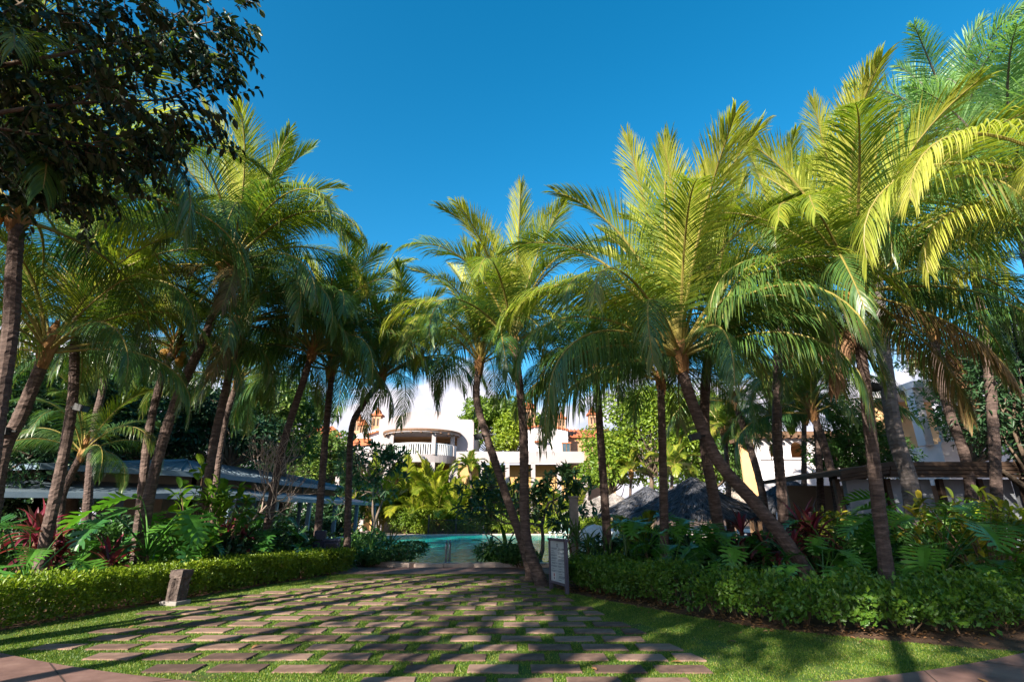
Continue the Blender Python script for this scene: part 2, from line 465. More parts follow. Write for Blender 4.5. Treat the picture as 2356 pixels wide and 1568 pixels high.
HEDGE_L = [(-9.0, 4.6), (-8.25, 6.4), (-7.55, 8.2), (-7.1, 9.8), (-6.6, 11.4), (-5.85, 13.6), (-5.1, 15.6), (-4.75, 16.9)]
HEDGE_R1 = [(1.2, 13.5), (1.5, 12.3), (1.95, 11.4), (2.5, 10.6), (2.85, 10.15)]
HEDGE_R2 = [(2.95, 9.75), (3.45, 9.0), (4.1, 8.35), (5.0, 8.0), (6.2, 7.95), (7.6, 8.3), (9.2, 9.2)]


def path_edge(x):
    return 5.55 + 0.040 * x * x


def ip(poly, y):
    ys = [p[1] for p in poly]; xs = [p[0] for p in poly]
    return np.interp(y, ys, xs)


ground = sheet('ground', [(-400, -200), (400, -200), (400, 900), (-400, 900)], -0.012, M['soil'])
xs = np.linspace(-9, 9, 37)
path = sheet('garden_path', [(x, path_edge(x)) for x in xs] + [(9, -16), (-9, -16)], 0.018, M['path'])
jb = MB()
for (xa, ya, xb, yb) in ((-5.2, 6.62, -2.6, 4.2), (-3.4, 6.0, -6.6, 4.6), (4.4, 6.32, 3.4, 4.0), (5.3, 6.67, 7.0, 5.4), (3.0, 5.4, 6.2, 6.1)):
    d = Vector((xb - xa, yb - ya, 0)).normalized(); s_ = Vector((-d.y, d.x, 0)) * 0.007
    a_, b_ = Vector((xa, ya, 0.0215)), Vector((xb, yb, 0.0215))
    jb.add([a_ - s_, b_ - s_, b_ + s_, a_ + s_], [(0, 1, 2, 3)])
jb.build('path_joint', M['joint'], path)
# lawn reaches from the path to the pool walk, between the hedges
L_edge = [(ip(HEDGE_L, y) + 0.12, y) for y in np.linspace(7.4, 15.7, 14)]
R_edge = [(0.95, 15.7), (0.85, 13.4), (1.25, 12.2), (1.8, 11.2), (2.5, 10.2), (3.1, 9.3), (3.8, 8.5), (4.9, 7.85), (5.8, 7.35), (6.4, 7.15)]
edge = [(x, path_edge(x) + 0.01) for x in np.linspace(6.2, -7.4, 30)]
LAWN = L_edge + R_edge + edge
lawn = sheet('lawn', LAWN, 0.0, M['lawn'])

# pavers set in the turf, each a slab of its own
rng = np.random.RandomState(5)


def paver_mesh(w, d, h, seed):
    r = np.random.RandomState(seed)
    m = MB()
    k = []
    for (sx, sy) in ((-1, -1), (1, -1), (1, 1), (-1, 1)):
        k.append((sx * (w / 2 + r.uniform(-.012, .012)), sy * (d / 2 + r.uniform(-.010, .010))))
    # extra points along the long sides give each slab an uneven split edge
    pts = []
    for i in range(4):
        a, b = k[i], k[(i + 1) % 4]
        pts.append(a)
        for t in ((.3, .7) if i % 2 == 0 else (.5,)):
            pts.append((a[0] + (b[0] - a[0]) * t + r.uniform(-.006, .006), a[1] + (b[1] - a[1]) * t + r.uniform(-.008, .008)))
    n = len(pts)
    V = [(p[0], p[1], -0.01) for p in pts] + [(p[0], p[1], h - .008) for p in pts] + [(p[0] * .975, p[1] * .96, h) for p in pts]
    F = [(i, (i + 1) % n, (i + 1) % n + n, i + n) for i in range(n)] + [(i + n, (i + 1) % n + n, (i + 1) % n + 2 * n, i + 2 * n) for i in range(n)]
    F.append(tuple(range(2 * n, 3 * n)))
    return mesh('paver', V, F, M['paver'])


PAV = [paver_mesh(0.55, 0.29, 0.018, s) for s in range(8)]
PITX, PITY = 0.69, 0.475
right_cut = lambda y: np.interp(y, [5.8, 6.34, 13.45, 15.6], [2.45, 2.32, 0.62, 0.35])
left_cut = lambda y: np.interp(y, [5.8, 7.0, 9.9, 12.2, 15.6], [-5.9, -6.15, -6.3, -5.65, -3.7])
pav_rects = []
for j in range(21):
    y = 5.95 + j * PITY
    off = (0.5 * PITX if j % 2 else 0.0) + 0.13
    for i in range(-11, 7):
        x = i * PITX + off + rng.uniform(-.015, .015)
        yy = y + rng.uniform(-.012, .012) - 0.006 * x
        lo, hi = left_cut(yy), right_cut(yy)
        if yy < path_edge(x) + 0.26: continue
        if yy > 15.45: continue
        x0, x1 = x - .2775, x + .2775
        if x1 < lo + 0.12 or x0 > hi - 0.05: continue
        if x0 < lo - .1: continue
        if x1 > hi + .06:        # cut to the slanting border
            ya, yb = yy - .157, yy + .157
            xa, xb = min(x1, right_cut(ya)), min(x1, right_cut(yb))
            if min(xa, xb) - x0 < 0.06: continue
            mb = MB().prism([(x0 - x, -.157), (xa - x, -.157), (xb - x, .157), (x0 - x, .157)], -.01, .02)
            o = mb.build('paver', M['paver'], lawn, (x, yy, 0))
            pav_rects.append((x0, max(xa, xb), ya, yb)); continue
        o = link('paver', PAV[rng.randint(8)], lawn, (x, yy, rng.uniform(-.004, .003)))
        o.rotation_euler = (rng.uniform(-.008, .008), rng.uniform(-.006, .006), rng.uniform(-.025, .025) + (math.pi if rng.rand() < .5 else 0))
        pav_rects.append((x0, x1, yy - .157, yy + .157))


def in_poly(px, py, poly):
    ins = np.zeros(len(px), bool)
    n = len(poly)
    for i in range(n):
        x0, y0 = poly[i]; x1, y1 = poly[(i + 1) % n]
        c = ((y0 > py) != (y1 > py)) & (px < (x1 - x0) * (py - y0) / (y1 - y0 + 1e-12) + x0)
        ins ^= c
    return ins


def grass():
    r = np.random.RandomState(11)
    N = 640000
    y = 5.4 + 10.3 * r.rand(N) ** 1.25
    x = r.uniform(-7.6, 6.6, N)
    ok = in_poly(x, y, LAWN)
    for (a, b, c, d) in pav_rects:
        bt = r.uniform(.004, .03)
        ok &= ~((x > a + bt) & (x < b - bt) & (y > c + bt) & (y < d - bt))
    # bare, thin patches
    bare = (np.sin(x * 2.1 + y * 1.3) + np.sin(x * 3.7 - y * 2.9 + 1) + np.sin(x * 7.3 + y * 5.1)) / 3
    ok &= (r.rand(N) > np.clip((bare - .12) * 1.6, 0, .85))
    x, y, bare = x[ok], y[ok], bare[ok]
    n = len(x)
    h = r.uniform(.010, .022, n) * (1 + 0.7 * (r.rand(n) > .985)); w = r.uniform(.004, .008, n)
    a = r.uniform(0, 2 * math.pi, n); le = r.uniform(0, 1.0, n) * h; la = r.uniform(0, 2 * math.pi, n)
    V = np.zeros((n, 3, 3))
    V[:, 0] = np.stack([x - np.cos(a) * w, y - np.sin(a) * w, np.full(n, -.002)], 1)
    V[:, 1] = np.stack([x + np.cos(a) * w, y + np.sin(a) * w, np.full(n, -.002)], 1)
    V[:, 2] = np.stack([x + np.cos(la) * le, y + np.sin(la) * le, h], 1)
    rv = np.repeat(np.clip(r.normal(.42, .2, n) + bare * .15, 0, 1), 3)
    o = link('grass', mesh('grass', V.reshape(-1, 3), np.arange(3 * n).reshape(-1, 3), M['grass'], rnd=rv))
    tag(o, 'short green turf growing between the stone pavers', 'grass', kind='stuff')


grass()

# pool walk, pool and far deck
walk = sheet('pool_walk', [(-7.5, 15.7), (1.6, 15.75), (3.4, 16.6), (3.4, 17.7), (-7.5, 17.6)], 0.012, M['path'])
POOL = [(-3.1, 17.95), (1.6, 17.95), (4.8, 18.6), (8.2, 22), (9.5, 28), (9.5, 36), (8.5, 42), (4, 43.2), (-4, 43.2), (-8.6, 41), (-9.5, 36), (-8.0, 29), (-7.8, 23), (-5.6, 19.2)]
water = sheet('pool_water', POOL, 0.06, M['water'])
deckpts = [(-40, 43.1), (30, 43.1), (30, 62), (-40, 62)]
deck = sheet('pool_deck', deckpts, 0.03, M['deck'])
deck_right = sheet('sunny_terrace', [(4.0, 17.9), (30, 17.9), (30, 43.3), (4, 43.3)], 0.02, M['deck'])
deck_left = sheet('shaded_terrace', [(-30, 19), (-5, 18.4), (-5, 43.3), (-30, 43.3)], 0.016, M['deck'])
# coping stones round the pool
cop = link('pool_coping', None)
cop['kind'] = 'structure'
pc = [Vector((p[0], p[1], 0)) for p in POOL]
ctr = Vector((0, 30, 0))
stone_i = 0
for i in range(len(pc)):
    a, b = pc[i], pc[(i + 1) % len(pc)]
    Ls = (b - a).length
    k = max(1, int(round(Ls / 0.95)))
    for j in range(k):
        p0, p1 = a.lerp(b, j / k), a.lerp(b, (j + 1) / k)
        out_ = ((p0 + p1) / 2 - ctr); out_.z = 0
        d = (p1 - p0).normalized(); nrm_ = Vector((d.y, -d.x, 0))
        if nrm_.dot(out_) < 0: nrm_.negate()
        g = d * .006
        q = [p0 + g - nrm_ * .06, p1 - g - nrm_ * .06, p1 - g + nrm_ * .34, p0 + g + nrm_ * .34]
        if (b - a).cross(nrm_).z > 0: pass
        else: q.reverse()
        MB().prism(q, -.01, .115 + .004 * ((stone_i * 7) % 5)).build('coping_stone', M['coping'], cop); stone_i += 1

# ------------------------------------------------------------------ palms
def frond_mesh(name, L, e0, bend, nl, leafL, grav, vee, seed, mats, a0=68, a1=24, wid=.0125, plum=0.0, nseg=4, start=.16, twist=0.0, pet=.034):
    """one pinnate frond growing from the origin along +X; leaflets droop with gravity"""
    r = np.random.RandomState(seed)
    n = 18
    t = np.linspace(0, 1, n)
    e = np.radians(e0 + bend * t ** 1.7)
    st = L / (n - 1)
    pos = np.zeros((n, 3))
    sway = np.radians(r.uniform(-14, 14)) * t ** 2
    dx, dy, dz = np.cos(e) * np.cos(sway), np.cos(e) * np.sin(sway), np.sin(e)
    D = np.stack([dx, dy, dz], 1)
    pos[1:] = np.cumsum((D[:-1] + D[1:]) / 2 * st, axis=0)
    Vr, Fr = tube_np(pos, pet * (1 - t) ** .8 + .0055, 5)
    Vs, Fs, rv, mi = [Vr], list(Fr), [np.full(len(Vr), .5)], [1] * len(Fr)
    base = len(Vr)
    S0 = nrm(np.cross(D, np.array([0, 0, 1.0])) * -1 + 1e-6)
    U0_ = nrm(np.cross(D, S0))
    U0_ *= np.sign(U0_[:, 2:3] + 1e-6) if e0 < 80 else 1
    for side in (-1, 1):
        tt = start + (1 - start) * (np.arange(nl) + r.uniform(-.25, .25, nl)) / (nl - 1)
        tt = np.clip(tt, start, .998)
        gp = np.stack([np.interp(tt, t, pos[:, k]) for k in range(3)], 1)
        T = nrm(np.stack([np.interp(tt, t, D[:, k]) for k in range(3)], 1))
        S = nrm(np.stack([np.interp(tt, t, S0[:, k]) for k in range(3)], 1)) * side
        U = nrm(np.stack([np.interp(tt, t, U0_[:, k]) for k in range(3)], 1))
        tn = (tt - start) / (1 - start)
        ln = leafL * (.50 + .50 * np.sin(np.pi * np.clip(tn * .85 + .18, 0, 1))) * np.where(tn > .8, 1 - (tn - .8) * 1.5, 1) * r.uniform(.92, 1.06, nl)
        wob = np.interp(tn, np.linspace(0, 1, 9), r.normal(0, 1, 9))
        a = np.radians(a0 + (a1 - a0) * tn + 4.5 * wob + r.normal(0, 2, nl))
        v = np.radians(vee + 9 * np.interp(tn, np.linspace(0, 1, 8), r.normal(0, 1, 8)) + r.normal(0, 4, nl)) + twist * tn * side
        if plum:
            v = v + np.radians(r.uniform(-plum, plum, nl))
        d = nrm(T * np.cos(a)[:, None] + (S * np.cos(v)[:, None] + U * np.sin(v)[:, None]) * np.sin(a)[:, None])
        w = wid * r.uniform(.8, 1.15, nl)
        prof = np.interp(np.linspace(0, 1, nseg + 1), [0, .2, .55, .85, 1], [.5, 1, .95, .55, .0])
        rings, p = [], gp.copy()
        g = grav * r.uniform(.88, 1.14, nl)
        brk = r.rand(nl) < .08
        for k in range(nseg + 1):
            W = nrm(T - d * np.sum(T * d, 1)[:, None])
            h = (w * prof[k])[:, None]
            if k < nseg:
                rings.append(p - W * h); rings.append(p + W * h)
                gg = g * (0.25 + 1.5 * k / nseg) * np.where(brk & (k >= 1), 2.2, 1)
                d = nrm(d + np.array([0, 0, -1.0]) * gg[:, None] + r.normal(0, .018, (nl, 3)))
                p = p + d * (ln / nseg)[:, None]
            else:
                rings.append(p)
        A = np.stack(rings, 1)                   # nl x (2*nseg+1) x 3
        m = A.shape[1]
        Vs.append(A.reshape(-1, 3))
        val = np.clip(r.normal(.42, .2, nl) + .28 * (tn - .5) + .5 * (r.rand(nl) > .94), 0, 1)
        rv.append(np.repeat(val, m))
        for q in range(nl):
            o = base + q * m
            for k in range(nseg - 1):
                Fs.append((o + 2 * k, o + 2 * k + 1, o + 2 * k + 3, o + 2 * k + 2)); mi.append(0)
            Fs.append((o + 2 * nseg - 2, o + 2 * nseg - 1, o + 2 * nseg)); mi.append(0)
        base += nl * m
    me = mesh(name, np.concatenate(Vs), Fs, None, rnd=np.concatenate(rv))
    for x in mats: me.materials.append(x)
    me.polygons.foreach_set('material_index', np.array(mi, dtype=np.int32))
    return me


# age classes of a coconut frond: (L, start elevation, bend, leaflet length, gravity, vee, a0, a1, material)
AGE = [
    (2.9, 86, -14, .60, .05, 55, 24, 10, 'frond_young'),
    (4.0, 81, -34, 1.02, .10, 38, 44, 16, 'frond_young'),
    (4.4, 74, -66, 1.10, .16, 30, 52, 18, 'frond_young'),
    (4.6, 63, -98, 1.14, .26, 18, 60, 22, 'frond'),
    (4.7, 48, -124, 1.16, .38, 8, 66, 26, 'frond'),
    (4.7, 32, -130, 1.18, .50, 0, 68, 28, 'frond_deep'),
    (4.4, 14, -108, 1.12, .58, -8, 68, 30, 'frond_deep'),
    (3.6, -18, -62, .90, .65, -10, 60, 30, 'frond_old'),
    (3.0, -50, -34, .75, .65, -12, 50, 28, 'frond_dead'),
]
FR = {}
for c, (L, e0, bd, ll, g, ve, a0, a1, mt) in enumerate(AGE):
    FR[c] = [frond_mesh('frond', L * (1 + .05 * (s - 1)), e0 + 3 * (s - 1), bd * (1 + .08 * (s - 1)), 96 if c else 64, ll, g, ve, 100 + c * 10 + s,
                        [M[mt], M['rachis']], a0, a1) for s in range(3)]
for c_, v_ in ((2, 2), (1, 1)):
    FR[c_][v_].materials[0] = M['frond']
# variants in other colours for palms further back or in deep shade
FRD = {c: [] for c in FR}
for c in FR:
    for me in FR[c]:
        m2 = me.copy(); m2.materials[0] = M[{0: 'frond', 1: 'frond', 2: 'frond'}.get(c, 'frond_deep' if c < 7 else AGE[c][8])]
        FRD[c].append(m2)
FRY = {c: [m_.copy() for m_ in FR[c]] for c in FR}  # sunlit look put into the colour: older fronds take the bright young tone
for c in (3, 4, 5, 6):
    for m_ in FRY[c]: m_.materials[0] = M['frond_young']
FQ = {c: [frond_mesh('frond', L, e0, bd, 135, ll * 1.1, g, ve, 300 + c * 10 + s, [M['frond_blue'], M['trunk_grey']], a0, a1, wid=.0125, plum=75, pet=.038) for s in range(2)]
      for c, (L, e0, bd, ll, g, ve, a0, a1) in enumerate([(3.2, 80, -35, .75, .12, 20, 60, 25), (3.7, 62, -75, .8, .22, 10, 65, 25),
                                                         (3.8, 40, -95, .8, .34, 0, 65, 25), (3.6, 15, -90, .8, .42, -5, 62, 25)])}
FA = {c: [frond_mesh('frond', L, e0, bd, 44, ll, g, ve, 400 + c * 10 + s, [M['frond_yellow'], M['rachis']], a0, a1, wid=.026, nseg=3, pet=.016) for s in range(2)]
      for c, (L, e0, bd, ll, g, ve, a0, a1) in enumerate([(2.2, 82, -30, .5, .12, 25, 55, 20), (2.4, 66, -60, .55, .2, 20, 58, 22), (2.3, 46, -80, .55, .25, 12, 60, 25)])}
FS = {c: [frond_mesh('frond', L, e0, bd, 40, ll, g, ve, 450 + c * 10 + s, [M['frond'], M['rachis']], a0, a1, wid=.034, nseg=3, pet=.022) for s in range(2)]
      for c, (L, e0, bd, ll, g, ve, a0, a1) in enumerate([(1.6, 75, -50, .5, .10, 25, 60, 20), (1.8, 50, -90, .55, .16, 20, 62, 22), (1.8, 22, -100, .55, .22, 12, 62, 25)])}

coco_m = MB().lathe([(.0, -.14), (.05, -.125), (.095, -.06), (.11, .01), (.09, .08), (.05, .125), (.0, .135)], k=9)
COCO = mesh('coconut', coco_m.V, coco_m.F, M['coconut'], True)


def trunk_mesh(pts, r0, r1, mat, seed, rings=True, k=12, flare=1.45):
    r = np.random.RandomState(seed)
    c = catmull(pts, 6)
    c = np.array(c)
    s = np.concatenate([[0], np.cumsum(np.linalg.norm(np.diff(c, axis=0), axis=1))])
    n = max(16, int(s[-1] / (.045 if rings else .15)))
    q = np.linspace(0, s[-1], n)
    pp = np.stack([np.interp(q, s, c[:, j]) for j in range(3)], 1)
    u = q / s[-1]
    rad = r0 + (r1 - r0) * u ** .8
    rad = rad * (1 + (flare - 1) * np.exp(-q / .35))
    if rings:
        step = np.floor(q / .105 + r.uniform(-.22, .22, n))
        ph = (q / .105) % 1
        rad = rad * (1 + .026 * (ph < .5)) * (1 + .035 * np.sin(step * 12.9898) * .5)
    V, F = tube_np(pp, rad, k)
    V = V + r.normal(0, .0035, V.shape)
    F.append(tuple(len(V) - k + i for i in range(k)))
    return mesh('trunk', V, F, mat, smooth=not rings), pp


def palm(label, Y, bu, dpts, r0=.145, r1=.105, scale=1.0, n=24, seed=0, lo=0, hi=6.3, coco=0, dead=0, fr=FR, extra=(), name='coconut_palm',
         group='coconut palms round the lawn', mat=None, az0=None, skip=None, ytop=None, tilt=1.0, gz=0.0, cat='palm tree'):
    r = np.random.RandomState(seed)
    base = PX(bu, Y, gz)
    k = len(dpts)
    pts = [base + V3(0, 0, -.05)] + [P(u, v, Y + ((ytop - Y) * (i + 1) / k if ytop else 0)) for i, (u, v) in enumerate(dpts)]
    root = thing(name, label, cat, base, 0, group)
    loc = [p - base for p in pts]
    me, pp = trunk_mesh(loc, r0, r1, mat or M['trunk'], seed)
    link('trunk', me, root)
    top = Vector(pp[-1]); dirv = Vector(pp[-1] - pp[-8]).normalized()
    # fibrous boss the fronds spring from
    fb = MB()
    prof = [(r1 * 1.0, -.35), (r1 * 1.45, -.12), (r1 * 1.6, .08), (r1 * 1.35, .3), (r1 * .8, .55), (r1 * .3, .8)]
    V = []
    for (rr, z) in prof:
        for i in range(11):
            a = i * 2 * math.pi / 11
            q = rr * (1 + r.uniform(-.22, .28)) * scale ** .5
            V.append((q * math.cos(a), q * math.sin(a), z * scale ** .5 + r.uniform(-.05, .05)))
    F = [(j * 11 + i, j * 11 + (i + 1) % 11, (j + 1) * 11 + (i + 1) % 11, (j + 1) * 11 + i) for j in range(5) for i in range(11)]
    fb.add(V, F)
    quat = Vector((0, 0, 1)).rotation_difference((Vector((0, 0, 1)) * (1.8 / max(tilt, .01)) + dirv).normalized())
    ob = fb.build('crown_shaft', M['fibre'], root, top)
    ob.rotation_mode = 'QUATERNION'; ob.rotation_quaternion = quat
    nc = len(fr)
    a = r.uniform(0, 6.28) if az0 is None else az0
    items = []
    for i in range(n):
        age = lo + (min(hi, nc - .6) - lo) * (i / max(1, n - 1)) ** 1.12
        items.append((a, age, scale * r.uniform(.92, 1.08)))
        a += 2.39996 + r.uniform(-.22, .22)
    for i in range(dead):
        items.append((r.uniform(0, 6.28), 8 if nc > 8 else nc - 1, scale * r.uniform(.85, 1.05)))
    items += list(extra)
    for (a_, age, s) in items:
        c = int(np.clip(round(age), 0, nc - 1))
        if skip and skip(a_, c): continue
        o = link('frond', fr[c][r.randint(len(fr[c]))], root)
        q2 = quat @ Matrix.Rotation(a_, 3, 'Z').to_quaternion() @ Matrix.Rotation(R(r.uniform(-9, 9)), 3, 'X').to_quaternion() @ Matrix.Rotation(R(r.uniform(-6, 6)), 3, 'Y').to_quaternion()
        o.rotation_mode = 'QUATERNION'; o.rotation_quaternion = q2
        h = .42 - .07 * c if nc > 6 else .15
        o.location = top + quat @ Vector((math.cos(a_) * r1 * .8, math.sin(a_) * r1 * .8, h * scale))
        o.scale = (s, s, s)
    for i in range(coco):
        a_ = r.uniform(0, 6.28)
        o = link('coconut', COCO, root, top + quat @ Vector((math.cos(a_) * r.uniform(.16, .3), math.sin(a_) * r.uniform(.16, .3), r.uniform(-.38, .05))))
        s = r.uniform(.75, 1.15); o.scale = (s, s, s); o.rotation_euler = (r.uniform(-.6, .6), r.uniform(-.6, .6), 0)
    root['top'] = tuple(base + top)
    return root


pi = math.pi
# --- left row
L0 = palm('nearest left coconut palm, thick curved trunk cut by the left picture edge', 7.4, -85, [(0, 915), (24, 760), (32, 610), (42, 500)], .115, .10, .95, 25, 1, lo=1, coco=2)
L1 = palm('coconut palm with straight leaning trunk, second from the left edge', 9.6, -45, [(0, 1070), (50, 950), (108, 810)], .135, .105, .72, 21, 2, lo=2)
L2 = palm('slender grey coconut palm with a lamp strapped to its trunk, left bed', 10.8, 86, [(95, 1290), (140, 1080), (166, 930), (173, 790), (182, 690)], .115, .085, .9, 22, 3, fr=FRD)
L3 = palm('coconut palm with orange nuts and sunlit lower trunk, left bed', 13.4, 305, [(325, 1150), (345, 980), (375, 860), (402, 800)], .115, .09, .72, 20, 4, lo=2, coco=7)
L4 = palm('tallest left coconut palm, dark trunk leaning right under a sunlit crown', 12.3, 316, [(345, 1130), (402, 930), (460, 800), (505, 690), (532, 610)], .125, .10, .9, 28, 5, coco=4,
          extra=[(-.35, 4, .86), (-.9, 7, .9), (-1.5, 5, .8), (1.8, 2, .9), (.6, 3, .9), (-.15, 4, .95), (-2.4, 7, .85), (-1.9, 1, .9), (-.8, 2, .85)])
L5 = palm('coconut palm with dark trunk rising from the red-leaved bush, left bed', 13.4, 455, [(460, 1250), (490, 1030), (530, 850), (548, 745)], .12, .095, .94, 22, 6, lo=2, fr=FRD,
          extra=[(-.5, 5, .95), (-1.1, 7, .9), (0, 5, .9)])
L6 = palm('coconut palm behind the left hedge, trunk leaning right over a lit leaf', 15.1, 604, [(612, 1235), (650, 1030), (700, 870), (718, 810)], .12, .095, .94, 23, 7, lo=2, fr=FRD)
L7 = palm('coconut palm standing by the dark blue litter bin', 17.1, 724, [(728, 1265), (745, 1050), (758, 910), (764, 850)], .125, .10, 1.05, 24, 8, lo=1)
L8 = palm('coconut palm with sharply bent trunk beside the pool walk', 17.9, 797, [(798, 1268), (803, 1100), (809, 985), (832, 935), (878, 872)], .12, .095, .9, 24, 9, lo=1, hi=4.7,
          extra=[(-.3, 5, 1.0), (.1, 4, 1.0), (-.7, 5, .9)])
# --- right row
R1 = palm('coconut palm with S-curved trunk and lamp, left of the twin pair by the sign', 14.4, 1224, [(1210, 1275), (1155, 1110), (1106, 960), (1096, 900), (1104, 838)], .12, .095, .80, 24, 10, lo=1, hi=5.3)
R2 = palm('coconut palm with upright trunk footed on the lawn beside the sign', 13.3, 1252, [(1240, 1325), (1209, 1220), (1205, 1000), (1192, 860), (1182, 790)], .13, .10, .88, 25, 11, lo=0, hi=5.6,
          extra=[(-2.4, 2, .9), (2.6, 4, .9), (-.2, 3, .9)])
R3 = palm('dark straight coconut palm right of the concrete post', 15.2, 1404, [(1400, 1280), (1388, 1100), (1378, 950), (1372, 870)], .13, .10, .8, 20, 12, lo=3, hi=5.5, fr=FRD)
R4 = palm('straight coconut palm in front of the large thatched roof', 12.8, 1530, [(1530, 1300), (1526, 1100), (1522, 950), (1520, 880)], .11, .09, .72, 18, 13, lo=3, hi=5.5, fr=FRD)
R5 = palm('large coconut palm with a strongly leaning ringed trunk, right bed', 10.3, 1905, [(1820, 1262), (1740, 1160), (1652, 1060), (1602, 950), (1574, 870), (1566, 820)], .13, .11, 1.0, 28, 14, lo=0, hi=5.6, tilt=.5,
          extra=[(pi + .25, 5, 1.0), (pi + .55, 6, .95), (-.35, 5, .98), (-.75, 6, .9), (pi - .2, 4, 1.0), (-1.35, 1, 1.08), (-1.1, 2, 1.05), (-1.9, 1, 1.1), (.15, 4, 1.0), (pi - .6, 6, 1.0), (-.5, 4, .82), (-2.55, 4, .85), (-1.0, 5, .8), (-2.1, 5, .8), (-1.55, 6, .75), (-.15, 4, .9), (pi + .1, 4, .92)])
R6 = palm('dark coconut palm trunk crossing behind the leaning palm', 13.4, 1670, [(1662, 1270), (1640, 1130), (1622, 1020), (1625, 860), (1645, 720)], .15, .115, .92, 23, 15, lo=0)
R6B = palm('coconut palm behind the gap between the two largest right palms', 14.2, 1808, [(1800, 1150), (1788, 1000), (1790, 800), (1800, 620)], .14, .11, .95, 24, 16, lo=0, dead=2)
R7 = palm('tall coconut palm with orange nuts, rightmost of the front row', 9.5, 2060, [(2045, 1350), (2020, 1150), (1992, 900), (1978, 780), (1972, 670)], .115, .095, .92, 29, 17, lo=0, coco=6, dead=1,
          extra=[(-.25, 6, .95), (-.05, 5, .95), (pi + .2, 6, .9), (-1.3, 1, 1.0), (-1.7, 2, 1.0), (pi - .4, 3, 1.0), (-2.5, 4, .85), (-.6, 4, .85), (-1.2, 5, .8), (-2.0, 5, .75), (.3, 7, .95), (-.3, 7, .9)])
R9 = palm('coconut palm behind the dark timber hut, far right', 15.5, 2240, [(2228, 1085), (2185, 950), (2160, 850), (2148, 770)], .15, .12, .85, 22, 18, lo=2, dead=1, fr=FRD)
RN = palm('coconut palm outside the right picture edge reaching in with lit fronds', 6.4, 2900, [(2760, 1000), (2640, 700), (2580, 470)], .16, .13, .84, 14, 19, lo=3, hi=6, az0=.4, fr=FRY,
          skip=lambda a, c: math.cos(a) < -.1 and c < 5, extra=[(pi - .10, 5, .98), (pi + .12, 5, .95), (pi + .45, 6, .9)])
# --- background palms
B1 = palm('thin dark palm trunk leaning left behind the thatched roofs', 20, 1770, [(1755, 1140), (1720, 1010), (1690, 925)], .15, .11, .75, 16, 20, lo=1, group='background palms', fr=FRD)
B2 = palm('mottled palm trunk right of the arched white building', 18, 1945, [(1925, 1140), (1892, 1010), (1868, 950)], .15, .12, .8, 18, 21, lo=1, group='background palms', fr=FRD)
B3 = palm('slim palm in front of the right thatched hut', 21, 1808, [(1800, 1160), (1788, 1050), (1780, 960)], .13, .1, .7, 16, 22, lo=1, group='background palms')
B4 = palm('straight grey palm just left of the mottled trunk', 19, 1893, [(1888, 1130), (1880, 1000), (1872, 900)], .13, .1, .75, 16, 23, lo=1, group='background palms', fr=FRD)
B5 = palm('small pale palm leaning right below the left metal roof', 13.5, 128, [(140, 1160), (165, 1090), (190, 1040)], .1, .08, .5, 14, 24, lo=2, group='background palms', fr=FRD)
B6 = palm('sunlit yellow palm at the back of the left grove', 17, 190, [(215, 1000), (235, 900), (250, 800)], .14, .1, .9, 20, 25, lo=1, group='background palms')
B7 = palm('sunlit palm filling the gap behind the left leaning trunks', 18.5, 480, [(500, 1080), (520, 960), (545, 880)], .13, .1, .85, 18, 26, lo=2, group='background palms')
B8 = palm('slender lit palm beside the white balcony at the pool end', 46, 1085, [(1085, 1180), (1085, 1120), (1081, 1078)], .12, .09, 1.0, 15, 27, fr=FS, group='palms at the pool end', name='slender_palm')
B9 = palm('slender palm right of the flat white wall, pool end', 44, 1450, [(1450, 1150), (1452, 1090)], .14, .1, 1.25, 16, 28, fr=FS, group='palms at the pool end', name='slender_palm')
B10 = palm('slender palm in front of the lit trees behind the thatch', 38, 1545, [(1545, 1130), (1548, 1080)], .14, .1, 1.3, 16, 29, fr=FS, group='palms at the pool end', name='slender_palm')
B11 = palm('bluish slender palm behind the leaning trunk', 24, 1680, [(1675, 1100), (1668, 1000)], .14, .1, 1.3, 16, 30, fr=FS, group='palms at the pool end', name='slender_palm')
B12 = palm('slender palm against the white arcade wall', 24, 1850, [(1850, 1100), (1850, 960)], .14, .1, 1.2, 16, 34, fr=FS, group='palms at the pool end', name='slender_palm')
R8 = palm('royal palm with thick grey mottled trunk beside the dark hut', 14.2, 2118, [(2095, 1120), (2060, 1000), (2036, 830), (2016, 640), (2005, 520)], .22, .16, 1.0, 14, 31, fr=FQ, mat=M['trunk_grey'], name='royal_palm', group='royal palms')
R11 = palm('bluish feathery royal palm crown filling the upper right corner', 12.0, 2520, [(2470, 1000), (2400, 700), (2335, 450)], .28, .17, 1.25, 22, 32, fr=FQ, mat=M['trunk_grey'], name='royal_palm', group='royal palms')
R12 = palm('feathery royal palm behind the topmost right coconut crown', 14.5, 2300, [(2280, 900), (2240, 600), (2210, 320)], .14, .11, 1.2, 22, 33, fr=FQ, mat=M['trunk'], name='royal_palm', group='royal palms')

